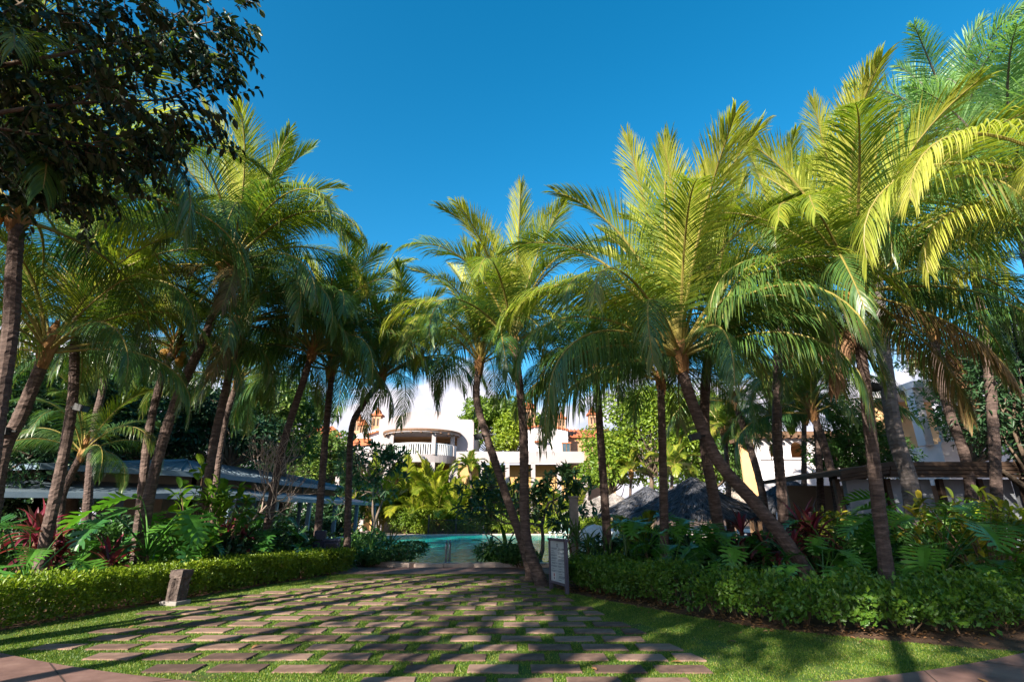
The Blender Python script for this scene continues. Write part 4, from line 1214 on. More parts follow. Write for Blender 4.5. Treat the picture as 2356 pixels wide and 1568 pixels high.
def blade_leaf(name, L, W, e0, droop, mat, seed, pet=0.0, prof=((0, .25), (.3, .9), (.55, 1), (.8, .65), (1, 0)), fold=.35, seg=7, value=.5, twist=0):
    r = np.random.RandomState(seed)
    x = np.linspace(0, 1, seg + 1)
    hw = np.interp(x, [p[0] for p in prof], [p[1] for p in prof]) * W / 2
    px = np.concatenate([[xx, xx, xx] for xx in x]); py = np.concatenate([[-h, 0, h] for h in hw])
    off = (0, 0, 0)
    if pet: off = (pet * math.cos(R(e0)), 0, pet * math.sin(R(e0)))
    V = bend_map(px, py, L, e0, droop, fold, off)
    V[:, 1] += twist * px ** 2 * L
    F = []
    for i in range(seg):
        for j in range(2):
            F.append((3 * i + j, 3 * i + j + 1, 3 * i + j + 4, 3 * i + j + 3))
    if pet:
        Vt, Ft = tube_np([(0, 0, 0), (off[0] * .5, 0, off[2] * .52), off], [.01, .008, .006], 4)
        k = len(V); V = np.concatenate([V, Vt]); F += [tuple(i + k for i in f) for f in Ft]
    return mesh(name, V, F, mat, rnd=np.full(len(V), value))


LF = {}
LF['monstera'] = [lobed_leaf('leaf', .62, .75, 72, 12, -75, M['monstera'], s, value=.15 + .14 * s) for s in range(3)] + \
                 [lobed_leaf('leaf', .66, .85, 52, -12, -65, M['monstera'], s + 5, value=.3 + .14 * s) for s in range(3)] + \
                 [lobed_leaf('leaf', .56, .65, 30, -35, -50, M['monstera'], s + 9, value=.2 + .14 * s) for s in range(2)]
LF['philo'] = [lobed_leaf('leaf', .72, 1.0, e, e - 50, -55, M['monstera'], 20 + s, fingers=11, web=.22, width=1.0, gap=.2, fold=.25, value=.2 + .1 * s) for s, e in enumerate((74, 58, 44, 30, 18))]
LF['cordy'] = [blade_leaf('leaf', .55, .095, e, d, M['cordyline'], s, value=.15 + .15 * s) for s, (e, d) in enumerate(((82, -25), (66, -55), (48, -75), (28, -85), (8, -70)))]
LF['strap'] = [blade_leaf('leaf', .95, .085, e, d, M['strap'], s, value=.2 + .15 * s, fold=.45) for s, (e, d) in enumerate(((84, -30), (72, -70), (58, -100), (42, -115), (26, -110)))]
LF['strapd'] = [blade_leaf('leaf', .95, .075, e, d, M['strap_dark'], s, value=.2 + .15 * s, fold=.45) for s, (e, d) in enumerate(((84, -30), (72, -70), (58, -100), (42, -115), (26, -110)))]
LF['nest'] = [blade_leaf('leaf', 1.0, .15, e, d, M['strap_dark'], s, value=.25 + .15 * s, fold=.3) for s, (e, d) in enumerate(((80, -40), (66, -85), (52, -115), (38, -125), (20, -110)))]
LF['broad'] = [blade_leaf('leaf', .24, .15, e, d, M['broad'], s, pet=.05, prof=((0, .2), (.2, .7), (.6, 1), (.85, .85), (1, .15)), value=.15 + .18 * s, fold=.2, seg=5) for s, (e, d) in enumerate(((70, -40), (40, -50), (10, -45), (-20, -30), (55, -30)))]
LF['croton'] = [blade_leaf('leaf', .20, .075, e, d, M['croton'], s, pet=.03, prof=((0, .2), (.3, .75), (.65, 1), (.88, .7), (1, .05)), value=.1 + .2 * s, fold=.25, seg=5) for s, (e, d) in enumerate(((72, -40), (45, -50), (15, -45), (-10, -30), (60, -30)))]
LF['wide'] = [blade_leaf('leaf', .42, .17, e, d, M['strap_dark'], s + 30, pet=.25, value=.3 + .15 * s, fold=.25) for s, (e, d) in enumerate(((80, -50), (62, -70), (45, -80), (28, -75), (10, -60)))]


def rosette(label, u, Y, kind, s, seed, n=14, heads=1, h=0.0, name='plant', cat='plant', group=None, spread=.25, stem=True, gz=0.0, az=None, xyz=None):
    """plant with one or more leafy heads; every leaf is a piece of its own"""
    r = np.random.RandomState(seed)
    Y, ks = behind(u, Y); s, h, spread = s * ks, h * ks, spread * ks
    b = xyz or PX(u, Y, gz)
    root = thing(name, label, cat, b, 0, group)
    lf = LF[kind]
    for hd in range(heads):
        hx, hy = (r.uniform(-spread, spread), r.uniform(-spread, spread)) if heads > 1 else (0, 0)
        hz = h * r.uniform(.6, 1.0) if heads > 1 else h
        if stem and hz > .05:
            MB().tube(catmull([(hx * .3, hy * .3, -.03), (hx * .7 + r.uniform(-.05, .05), hy * .7, hz * .5), (hx, hy, hz)], 4), np.linspace(.03, .02, 9) * (1 + .5 * (hz > .6)), 6).build('stem', M['twig'], root)
        a = r.uniform(0, 6.28) if az is None else az
        for i in range(n):
            f = i / max(1, n - 1)
            c = int(np.clip(round(f * (len(lf) - 1) + r.uniform(-.6, .6)), 0, len(lf) - 1))
            o = link('leaf', lf[c], root)
            q = s * r.uniform(.8, 1.15); o.scale = (q, q, q)
            o.rotation_euler = (R(r.uniform(-14, 14)), R(r.uniform(-8, 8)), a)
            o.location = (hx + math.cos(a) * .02, hy + math.sin(a) * .02, max(0.0, hz - .10 * f * min(1, hz * 3)))
            a += 2.4 + r.uniform(-.3, .3)
    return root


def twigplant(label, u, Y, kind, s, seed, h, n, width, name, cat='shrub', leafs=9, group=None):
    """open shrub: woody twigs each ending in a whorl of leaves"""
    r = np.random.RandomState(seed)
    Y, ks = behind(u, Y); h, width = h * ks, width * ks
    root = thing(name, label, cat, PX(u, Y), 0, group)
    m = MB()
    lf = LF[kind]
    for k in range(n):
        e = np.array([r.uniform(-1, 1) * width, r.uniform(-.7, .7) * width, h * r.uniform(.35, 1.0)])
        m.tube(catmull([(e[0] * .12, e[1] * .12, -.03), (e[0] * .5, e[1] * .5, e[2] * .6), e], 4), np.linspace(.022, .006, 9), 5, cap=False)
        a = r.uniform(0, 6.28)
        for i in range(leafs):
            o = link('leaf', lf[r.randint(len(lf))], root)
            q = s * r.uniform(.75, 1.2); o.scale = (q, q, q)
            o.rotation_euler = (R(r.uniform(-20, 20)), R(r.uniform(-15, 15)), a)
            o.location = e + np.array([0, 0, -.04 * i]) + r.normal(0, .02, 3); a += 2.4
    m.build('stem', M['twig'], root)['kind'] = 'stuff'
    return root


def behind(u, Y):
    """depth at which a plant seen at u stands clear behind the hedges, and how much larger it must be there"""
    y0 = Y
    for _ in range(60):
        p = PX(u, Y)
        if p.x < 0:
            bad = Y < 17.2 and p.x > ip(HEDGE_L, Y) - 1.15 - .38
        else:
            hx = [q[0] for q in HEDGE_R1 + HEDGE_R2]; hy = [q[1] for q in HEDGE_R1 + HEDGE_R2]
            bad = .7 < p.x < 9 and Y < np.interp(p.x, hx, hy) + 1.05 + .25
        if not bad: break
        Y += .1
    return Y, Y / y0


GM, GC, GS = 'monstera plants in the beds', 'red cordylines in the beds', 'strap-leaved plants by the pool'
# left bed
rosette('shaded split-leaf philodendron at the left picture edge behind the hedge', 40, 9.9, 'philo', .95, 1, 12, h=.45, name='philodendron', group='philodendrons')
rosette('tall maroon cordyline behind the slender grey palm', 105, 11.4, 'cordy', 1.25, 2, 16, heads=3, h=1.15, spread=.45, name='cordyline', group=GC)
rosette('pink-tipped cordyline right of the slender grey palm', 212, 11.0, 'cordy', 1.2, 3, 16, heads=3, h=.85, spread=.4, name='cordyline', group=GC)
rosette('maroon cordyline at the left picture edge under the metal roof', 10, 12.2, 'cordy', 1.25, 4, 16, heads=3, h=1.25, spread=.4, name='cordyline', group=GC)
rosette('drooping bronze cordyline low behind the hedge', 235, 10.3, 'cordy', 1.0, 5, 14, heads=2, h=.45, spread=.25, name='cordyline', group=GC)
rosette('large sunlit monstera beside the lit palm trunk', 320, 10.9, 'monstera', 1.25, 6, 13, h=.75, name='monstera', group=GM)
rosette('monstera with low hanging leaves left of the stone post', 330, 10.4, 'monstera', .85, 7, 9, h=.3, name='monstera', group=GM)
rosette('monstera between the two dark left palms', 400, 11.4, 'monstera', .9, 8, 12, h=.55, name='monstera', group=GM)
rosette('dark red cordyline right of the dark left palm', 530, 12.6, 'cordy', 1.2, 9, 16, heads=3, h=1.0, spread=.35, name='cordyline', group=GC)
rosette('single lit monstera at the foot of the palm behind the hedge', 622, 13.0, 'monstera', .85, 10, 9, h=.25, name='monstera', group=GM)
rosette('monstera deep in the left bed under the bare frangipani', 585, 14.0, 'monstera', .95, 11, 12, h=.7, name='monstera', group=GM)
rosette('dark wide-leaved plant behind the hedge left of the litter bin', 680, 14.6, 'wide', 1.2, 12, 16, h=.3, name='aglaonema', group='wide-leaved plants')
rosette('wide-leaved plant at the foot of the dark left palm', 470, 11.3, 'wide', 1.15, 13, 16, h=.25, name='aglaonema', group='wide-leaved plants')
rosette('lit strap-leaved crinum right of the litter bin', 772, 17.2, 'strap', 1.05, 14, 16, h=.1, name='crinum', group=GS)
rosette('dark crinum at the left pool corner', 895, 18.6, 'strapd', 1.0, 15, 18, h=.45, name='crinum', group=GS)
rosette('crinum under the left frangipani', 850, 19.6, 'strapd', 1.1, 16, 18, h=.4, name='crinum', group=GS)
twigplant('broad round-leaved shrub in front of the left metal roof', 425, 12.6, 'broad', 1.25, 17, 2.6, 16, .75, 'sea_grape', group='round-leaved shrubs')
twigplant('second round-leaved shrub right of the dark left palm', 500, 13.2, 'broad', 1.2, 18, 2.3, 12, .6, 'sea_grape', group='round-leaved shrubs')
for i, (u, Y, w, h, t, mt) in enumerate([
        (-40, 11.0, 1.0, 1.1, 'dark shrub cut by the left picture edge', 'leaf_bush'), (70, 12.8, 1.0, 1.0, 'dark shrub behind the slender grey palm', 'leaf_deep'), (160, 10.6, .8, .8, 'low green shrub between the cordylines', 'leaf_bush'),
        (270, 12.2, 1.0, 1.2, 'green shrub left of the sunlit monstera', 'leaf_bush'), (385, 12.6, 1.0, 1.2, 'green shrub behind the monsteras', 'leaf_bush'), (440, 11.0, .8, .75, 'low shrub behind the stone post hedge', 'leaf_bush'),
        (520, 12.0, .9, .9, 'shrub below the dark red cordyline', 'leaf_deep'), (570, 13.0, 1.0, 1.0, 'shrub at the foot of the bare frangipani', 'leaf_bush'), (650, 14.6, 1.1, 1.1, 'dark shrub behind the middle left hedge', 'leaf_deep'),
        (705, 16.4, 1.1, 1.0, 'dark shrub left of the litter bin', 'leaf_deep'), (820, 19.5, 1.2, .9, 'shrub at the foot of the left frangipani', 'leaf_bush'), (600, 17.0, 1.6, 1.6, 'tall dark shrub under the pavilion eave', 'leaf_deep'),
        (430, 15.5, 1.4, 1.5, 'tall dark shrub below the pavilion roof', 'leaf_deep'), (230, 15.0, 1.4, 1.4, 'dark shrub under the left pavilion roof edge', 'leaf_deep'), (20, 14.5, 1.4, 1.4, 'dark shrub under the lower metal roof at the left edge', 'leaf_deep')]):
    Y, ks = behind(u, Y + 1.0 + .35 * w); h, w = h * ks, w * ks
    bush(t, PX(u, Y, h * .55), (w, w * .8, h * .62), M[mt], 700 + i, 1700, .17, group='shrubs filling the left bed', asp=.4)
for i, (u, Y, w, h, t) in enumerate([(905, 18.7, 1.15, .62, 'clipped round shrub on the left pool corner'), (850, 18.2, .8, .5, 'low shrub beside the left pool corner'), (1150, 18.6, .85, .62, 'clipped shrub on the right pool corner'), (1195, 17.6, .7, .6, 'shrub between the pool corner and the twin palms')]):
    bush(t, PX(u, Y, h * .55), (w, w * .8, h * .6), M['leaf_bush'], 740 + i, 2600, .09, group='clipped shrubs at the pool corners', asp=.45)
rosette("bird's-nest fern with broad arching leaves on the right pool corner", 1165, 18.5, 'nest', 1.15, 21, 15, h=.45, name='nest_fern', group='nest ferns')
rosette('dark broad-leaved fern behind the twin palms', 1130, 18.9, 'nest', .9, 22, 12, h=.4, name='nest_fern', group='nest ferns')
# right bed
rosette('dark dracaena climbing the concrete post', 1333, 13.6, 'strapd', .7, 23, 22, heads=3, h=1.1, spread=.25, name='dracaena', group='dracaenas')
rosette('dracaena at the foot of the dark straight palm', 1375, 13.4, 'strapd', .7, 24, 18, heads=3, h=.6, spread=.35, name='dracaena', group='dracaenas')
rosette('dracaena left of the straight palm in front of the thatch', 1440, 13.2, 'strapd', .8, 25, 18, heads=2, h=.6, spread=.35, name='dracaena', group='dracaenas')
rosette('small philodendron with bare aerial roots behind the right hedge', 1556, 11.6, 'philo', .62, 26, 14, h=.55, name='philodendron', group='philodendrons')
rosette('dark monstera below the large thatched roof', 1600, 13.2, 'monstera', .95, 27, 13, h=.75, name='monstera', group=GM)
rosette('dark monstera left of the straight palm', 1492, 13.4, 'monstera', .95, 28, 13, h=.8, name='monstera', group=GM)
rosette('monstera under the leaning trunk', 1700, 11.5, 'monstera', .9, 29, 13, h=.55, name='monstera', group=GM)
rosette('monstera with a round lit leaf right of the leaning trunk', 1905, 9.7, 'monstera', .85, 30, 11, h=.4, name='monstera', group=GM)
rosette('monstera left of the front right palm', 1930, 11.2, 'monstera', .95, 31, 12, h=.75, name='monstera', group=GM)
rosette('big tree philodendron with radiating stalks right of the front palm', 2195, 10.3, 'philo', 1.15, 32, 18, h=.7, name='philodendron', group='philodendrons')
rosette('low philodendron behind the hedge at the foot of the front palm', 2165, 9.8, 'philo', .75, 33, 12, h=.25, name='philodendron', group='philodendrons')
rosette('philodendron in the lower right of the bed', 2255, 9.5, 'philo', .75, 34, 12, h=.25, name='philodendron', group='philodendrons')
rosette('tall red cordyline in the middle of the right bed', 1885, 11.6, 'cordy', 1.2, 35, 16, heads=4, h=1.5, spread=.45, name='cordyline', group=GC)
rosette('low red cordyline right of the leaning trunk', 1835, 11.0, 'cordy', .95, 36, 14, heads=2, h=.95, spread=.25, name='cordyline', group=GC)
rosette('maroon cordyline below the large thatched roof', 1735, 12.8, 'cordy', 1.1, 37, 14, heads=3, h=1.2, spread=.4, name='cordyline', group=GC)
rosette('bromeliad-like strap plant behind the right hedge', 1680, 10.4, 'strapd', .75, 38, 14, h=.2, name='crinum', group=GS)
rosette('strap plant left of the leaning trunk base', 1780, 10.2, 'strapd', .75, 39, 14, h=.2, name='crinum', group=GS)
twigplant('large yellow-leaved croton at the right picture edge', 2300, 9.8, 'croton', 1.35, 40, 1.9, 29, 1.25, 'croton', leafs=10)
for i, (u, Y, w, h, t, mt) in enumerate([
        (1420, 14.5, 1.0, .8, 'dark shrub right of the concrete post', 'leaf_deep'), (1570, 13.8, 1.1, 1.1, 'dark shrub under the large thatched roof', 'leaf_deep'), (1640, 12.2, .9, .9, 'dark shrub behind the right hedge', 'leaf_bush'),
        (1720, 12.0, 1.0, 1.0, 'dark shrub left of the leaning trunk', 'leaf_deep'), (1800, 12.2, 1.0, 1.2, 'shrub behind the leaning trunk', 'leaf_bush'), (1870, 10.6, .8, .8, 'shrub below the tall red cordyline', 'leaf_bush'),
        (1980, 11.8, 1.0, 1.3, 'green shrub left of the front right palm', 'leaf_bush'), (1960, 11.0, .6, .6, 'low shrub behind the hedge near the front palm', 'leaf_bush'), (2120, 11.6, 1.2, 1.5, 'leafy shrub behind the tree philodendron', 'leaf_bush'),
        (2260, 11.4, 1.3, 1.7, 'big green shrub below the dark hut', 'leaf_hedge_green'), (2380, 10.2, 1.3, 1.6, 'yellow-green shrub at the right picture edge behind the croton', 'leaf_hedge'), (1930, 13.6, 1.2, 1.5, 'orange-green shrub behind the red cordyline', 'croton'),
        (1500, 14.4, 1.0, 1.0, 'shrub left of the straight palm before the thatch', 'leaf_deep'), (1850, 14.5, 1.2, 1.4, 'dense shrub before the right thatched hut', 'leaf_deep')]):
    Y, ks = behind(u, Y + 1.0 + .35 * w); h, w = h * ks, w * ks
    bush(t, PX(u, Y, h * .55), (w, w * .8, h * .62), M[mt], 760 + i, 1700, .17, group='shrubs filling the right bed', asp=.42)

# ------------------------------------------------------------------ buildings
def face(name, pts, mat, parent, th=.06):
    """thin slab from a planar polygon, thickened downwards"""
    n = len(pts)
    pts = [Vector(p) for p in pts]
    nr = (pts[1] - pts[0]).cross(pts[2] - pts[1]).normalized()
    if nr.z < 0: nr.negate()
    V = [p for p in pts] + [p - nr * th for p in pts]
    F = [tuple(range(n)), tuple(range(2 * n - 1, n - 1, -1))] + [(i, i + n, (i + 1) % n + n, (i + 1) % n) for i in range(n)]
    return MB().add(V, F).build(name, mat, parent)


# --- left pavilion: raised metal roof over a lower skirt roof on posts
def pavilion():
    root = thing('pool_pavilion', 'long open pavilion with blue-grey metal roofs behind the left palms', 'pavilion', (0, 0, 0))
    A, C, B, E = V3(-15.6, 17.4, 3.2), V3(-12.4, 21.4, 3.2), V3(-10.7, 36, 3.2), V3(-18.5, 36.8, 3.2)
    G = V3(-21.5, 19.5, 3.2)
    r0, r1 = V3(-14.6, 23.6, 3.9), V3(-13.9, 34, 3.9)
    up = link('upper_roof', None, root)
    for pl in ([A, C, r0], [C, B, r1, r0], [B, E, r1], [E, G, A, r0, r1]):
        if len(pl) == 5:
            face('roof_plane', [pl[0], pl[1], pl[3], pl[4]], M['metal_roof'], up); face('roof_plane', [pl[1], pl[2], pl[3]], M['metal_roof'], up)
        else:
            face('roof_plane', pl, M['metal_roof'], up)
    # standing seams
    for (a, b, c, d, n) in ((A, C, r0, r0, 11), (C, B, r0, r1, 30)):
        for i in range(1, n):
            t = i / n
            p, q = a.lerp(b, t) + V3(0, 0, .03), (c.lerp(d, t)) + V3(0, 0, .03)
            MB().tube([p, q], .022, 4).build('roof_seam', M['metal_roof'], up)
    # fascia and gutter
    for a, b in ((A, C), (C, B), (G, A)):
        d = (b - a).normalized(); n = V3(d.y, -d.x, 0) * .05
        MB().add([a + n + V3(0, 0, .0), b + n, b + n - V3(0, 0, .2), a + n - V3(0, 0, .2), a - n, b - n, b - n - V3(0, 0, .2), a - n - V3(0, 0, .2)],
                 [(0, 1, 2, 3), (7, 6, 5, 4), (0, 4, 5, 1), (3, 2, 6, 7), (0, 3, 7, 4), (1, 5, 6, 2)]).build('gutter', M['paint_blue'], root)
    inner = [V3(-16.4, 18.6, 0), V3(-13.3, 22.2, 0), V3(-11.7, 35.6, 0), V3(-17.6, 36, 0), V3(-20.5, 20.2, 0)]
    # clerestory boards, dark under the upper eave
    for i in (0, 1, 4):
        a, b = inner[i], inner[(i + 1) % 5]
        d = (b - a).normalized(); n = V3(d.y, -d.x, 0) * .04
        z0, z1 = V3(0, 0, 2.72), V3(0, 0, 3.3)
        MB().add([a + n + z0, b + n + z0, b + n + z1, a + n + z1, a - n + z0, b - n + z0, b - n + z1, a - n + z1],
                 [(0, 1, 2, 3), (7, 6, 5, 4), (0, 4, 5, 1), (3, 2, 6, 7), (0, 3, 7, 4), (1, 5, 6, 2)]).build('clerestory', M['ceil'], root)
    # lower skirt roof
    outer = [V3(-17.0, 14.6, 2.22), V3(-10.6, 20.6, 2.3), V3(-9.2, 37.0, 2.3), V3(-19, 38.5, 2.3), V3(-25, 18.0, 2.22)]
    inn = [p + V3(0, 0, 2.75) for p in inner]
    low = link('lower_roof', None, root)
    for i in (0, 1, 4):
        j = (i + 1) % 5
        face('roof_plane', [outer[i], outer[j], inn[j], inn[i]], M['metal_roof'], low, .08)
        a, b = outer[i], outer[j]
        d = (b - a).normalized(); n = V3(d.y, -d.x, 0) * .06
        h = V3(0, 0, .17)
        MB().add([a + n, b + n, b + n - h, a + n - h, a - n, b - n, b - n - h, a - n - h],
                 [(0, 1, 2, 3), (7, 6, 5, 4), (0, 4, 5, 1), (3, 2, 6, 7), (0, 3, 7, 4), (1, 5, 6, 2)]).build('gutter', M['paint_blue'], root)
        k = max(2, int((b - a).length / 3.2))
        for q in range(k + 1):
            p = a.lerp(b, (q + .04) / (k + .08)) - n * 3
            MB().box((p.x - .09, p.y - .09, 0), (p.x + .09, p.y + .09, 2.2)).build('post', M['paint_blue'], root)
            MB().tube([V3(p.x, p.y, 2.2), inner[i].lerp(inner[j], q / k) + V3(0, 0, 2.65)], .05, 4).build('rafter', M['wood_dark'], root)
    for i in (0, 1, 4):
        a, b = inner[i], inner[(i + 1) % 5]
        k = max(2, int((b - a).length / 4))
        for q in range(k + 1):
            p = a.lerp(b, q / k)
            MB().box((p.x - .08, p.y - .08, 0), (p.x + .08, p.y + .08, 3.1)).build('post', M['paint_blue'], root)
    # solid kitchen core and bar counter inside
    MB().box((-18.4, 24, 0), (-15.6, 35, 2.7)).build('core_wall', M['ceil'], root)
    MB().box((-15.4, 25, 0), (-14.6, 34, 1.05)).build('bar_counter', M['wood_dark'], root)
    return root


pavilion()


def chimney(parent, x, y, z0, w, h, mat=None, lantern=True):
    """orange roof lantern: square shaft, cornice, small dome and finial"""
    ch = link('chimney', None, parent)
    MB().box((x - w / 2, y - w / 2, z0), (x + w / 2, y + w / 2, z0 + h * .62)).build('shaft', mat or M['orange'], ch)
    MB().box((x - w * .68, y - w * .68, z0 + h * .62), (x + w * .68, y + w * .68, z0 + h * .70)).build('cornice', M['terracotta'], ch)
    MB().lathe([(w * .5, 0), (w * .47, h * .1), (w * .33, h * .2), (w * .12, h * .25), (.02, h * .36)], (x, y, z0 + h * .70), 8).build('dome', M['terracotta'], ch)
    for sx in (-1, 1):
        MB().box((x + sx * w * .2 - w * .1, y - w / 2 - .02, z0 + h * .18), (x + sx * w * .2 + w * .1, y - w / 2 + .05, z0 + h * .5)).build('vent', M['wood_dark'], ch)
    return ch


def baluster_row(parent, a, b, z0, z1, step, mat, r=.05, rail=True):
    a, b = Vector(a), Vector(b)
    n = max(1, int((b - a).length / step))
    for i in range(n):
        p = a.lerp(b, (i + .5) / n)
        MB().lathe([(r * .8, z0), (r * .55, z0 + (z1 - z0) * .15), (r, z0 + (z1 - z0) * .4), (r * .5, z0 + (z1 - z0) * .8), (r * .8, z1)], (p.x, p.y, 0), 6).build('baluster', mat, parent)
    if rail:
        d = (b - a).normalized(); n_ = V3(-d.y, d.x, 0) * .09
        for zz in ((z1, z1 + .12), (z0 - .1, z0)):
            MB().prism([a - n_, b - n_, b + n_, a + n_], *zz).build('rail', mat, parent)


# --- white balcony building at the end of the pool
def balcony_house():
    Yf = 54.0
    root = thing('balcony_house', 'white stucco house with stepped parapet and curved balcony at the pool end', 'house', (0, 0, 0))
    q = lambda u, v, Y=Yf: P(u, v, Y)
    xz = lambda u, v, Y=Yf: (P(u, v, Y).x, P(u, v, Y).z)
    zc = P(960, 1000, Yf).z          # underside of the parapet band
    par = [(872, 1000), (872, 972), (874, 963), (905, 963), (909, 957), (918, 955), (928, 954), (934, 949), (950, 946), (982, 944), (1012, 946), (1028, 950), (1033, 955), (1051, 956), (1054, 960), (1057, 964), (1086, 965), (1090, 970), (1090, 1000)]
    pts = [xz(u, v) for u, v in par]
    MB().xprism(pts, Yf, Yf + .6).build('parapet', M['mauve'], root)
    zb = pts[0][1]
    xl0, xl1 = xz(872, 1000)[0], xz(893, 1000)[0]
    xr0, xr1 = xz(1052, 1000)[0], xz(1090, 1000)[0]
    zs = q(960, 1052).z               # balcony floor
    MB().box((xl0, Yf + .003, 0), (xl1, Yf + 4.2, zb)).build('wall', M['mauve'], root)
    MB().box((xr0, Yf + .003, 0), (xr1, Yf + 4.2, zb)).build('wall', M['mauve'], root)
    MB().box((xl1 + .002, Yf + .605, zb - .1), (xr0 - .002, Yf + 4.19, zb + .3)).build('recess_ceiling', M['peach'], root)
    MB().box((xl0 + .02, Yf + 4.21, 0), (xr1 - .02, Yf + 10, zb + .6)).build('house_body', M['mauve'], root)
    # recess: back wall, glass doors
    Yb = Yf + 3.6
    MB().box((xl1, Yb, zs), (xr0, Yb + .05, zb)).build('recess_wall', M['peach'], root)
    for (u0, u1) in ((932, 952), (957, 975), (980, 1000), (1011, 1024)):
        x0, x1 = xz(u0, 1030)[0], xz(u1, 1030)[0]
        zt = q(960, 1008).z
        d = link('glass_door', None, root)
        MB().box((x0, Yb - .06, zs + .05), (x1, Yb - .003, zt)).build('pane', M['glass'], d)
        for xx in (x0, (x0 + x1) / 2, x1):
            MB().box((xx - .04, Yb - .1, zs + .05), (xx + .04, Yb - .062, zt)).build('frame', M['white'], d)
    # curved balcony slab, fascia, columns, railing and canopy
    cx, hw, dep = (xl1 + xr0) / 2, (xr0 - xl1) / 2, 3.4
    arc = lambda t, k=1.0: (cx - hw * k * math.cos(t), Yf - dep * k * math.sin(t))
    ts = np.linspace(0, math.pi, 25)
    slab = [arc(t) for t in ts]
    MB().prism(slab[::-1], zs - .75, zs).build('balcony_slab', M['mauve'], root)
    zr = zs + 1.0
    for i in range(0, 24):
        a, b = arc(ts[i], .985), arc(ts[i + 1], .985)
        for k in range(2):
            t = (k + .5) / 2
            x, y = a[0] + (b[0] - a[0]) * t, a[1] + (b[1] - a[1]) * t
            MB().box((x - .045, y - .045, zs), (x + .045, y + .045, zr)).build('baluster', M['white'], root)
    MB().prism([arc(t, 1.0) for t in ts][::-1] + [arc(t, .95) for t in ts], zr, zr + .1).build('hand_rail', M['white'], root)
    zt = P(960, 993, Yf - dep).z
    for tt in (R(40), R(118), R(20), R(160)):
        x, y = arc(tt, .97)
        MB().box((x - .22, y - .22, 0), (x + .22, y + .22, zs - .75)).build('column', M['mauve'], root)
        MB().box((x - .19, y - .19, zs), (x + .19, y + .19, zt)).build('column', M['mauve'], root)
    can = [arc(t, 1.12) for t in ts]
    MB().prism(can[::-1], zt + .12, zt + .32).build('canopy', M['wood'], root)
    MB().prism([arc(t, 1.09) for t in ts][::-1], zt, zt + .118).build('soffit', M['mauve'], root)
    for t in ts[1:-1:2]:
        x, y = arc(t, 1.05)
        MB().box((x - .09, y - .4, zt - .11), (x + .09, y + .2, zt - .003)).build('rafter_end', M['wood'], root)
    # ground floor recess below the balcony
    MB().box((xl1 + .002, Yf + .4, zs - .3), (xr0 - .002, Yf + 4.19, zs - .001)).build('floor', M['mauve'], root)
    MB().box((xl1 + .01, Yf + 2.3, 0), (xr0 - .01, Yf + 2.36, zs - .31)).build('ground_wall', M['tan'], root)
    # long low wings left and right
    for (u0, u1, v0, v1, Y, nm) in ((752, 905, 1036, 1062, 52.5, 'terrace_wall'), (1050, 1345, 1038, 1064, 51, 'terrace_wall')):
        a, b = q(u0, v0, Y), q(u1, v1, Y)
        MB().box((a.x, Y, b.z), (b.x, Y + .4, a.z)).build(nm, M['mauve'], root)
        MB().box((a.x, Y + 2.2, 0), (b.x, Y + 2.4, b.z)).build('gallery_wall', M['tan'], root)
        n = 5
        for i in range(n + 1):
            x = a.x + (b.x - a.x) * i / n
            MB().box((x - .2, Y + .02, 0), (x + .2, Y + .38, b.z - .003)).build('column', M['mauve'], root)
        MB().box((a.x, Y + .4, a.z - .3), (b.x, Y + 6, a.z - .02)).build('terrace_slab', M['mauve'], root)
    # garden balustrade in front of the ground floor
    a, b = PX(880, 50.5), PX(1345, 50.5)
    MB().box((a.x, 50.3, 0), (b.x, 50.7, 1.6)).build('plinth', M['mauve'], root)
    baluster_row(root, (PX(960, 50.5).x, 50.5, 0), (PX(1240, 50.5).x, 50.5, 0), 1.75, 2.9, .42, M['mauve'], .13)
    return root


balcony_house()


def tiled_roof(parent, corners, ridge, rows=9, th=.12):
    """hip/gable planes covered with rows of barrel tiles"""
    for (a, b, c, d) in corners:
        a, b, c, d = Vector(a), Vector(b), Vector(c), Vector(d)
        face('roof_plane', [a, b, c, d] if (c - d).length > .01 else [a, b, c], M['terracotta'], parent, th)
        n = max(3, int((b - a).length / .42))
        for i in range(n + 1):
            t = i / n
            MB().tube([a.lerp(b, t) + V3(0, 0, .05), d.lerp(c, t) + V3(0, 0, .05)], .09, 5).build('tile_row', M['terracotta'], parent)


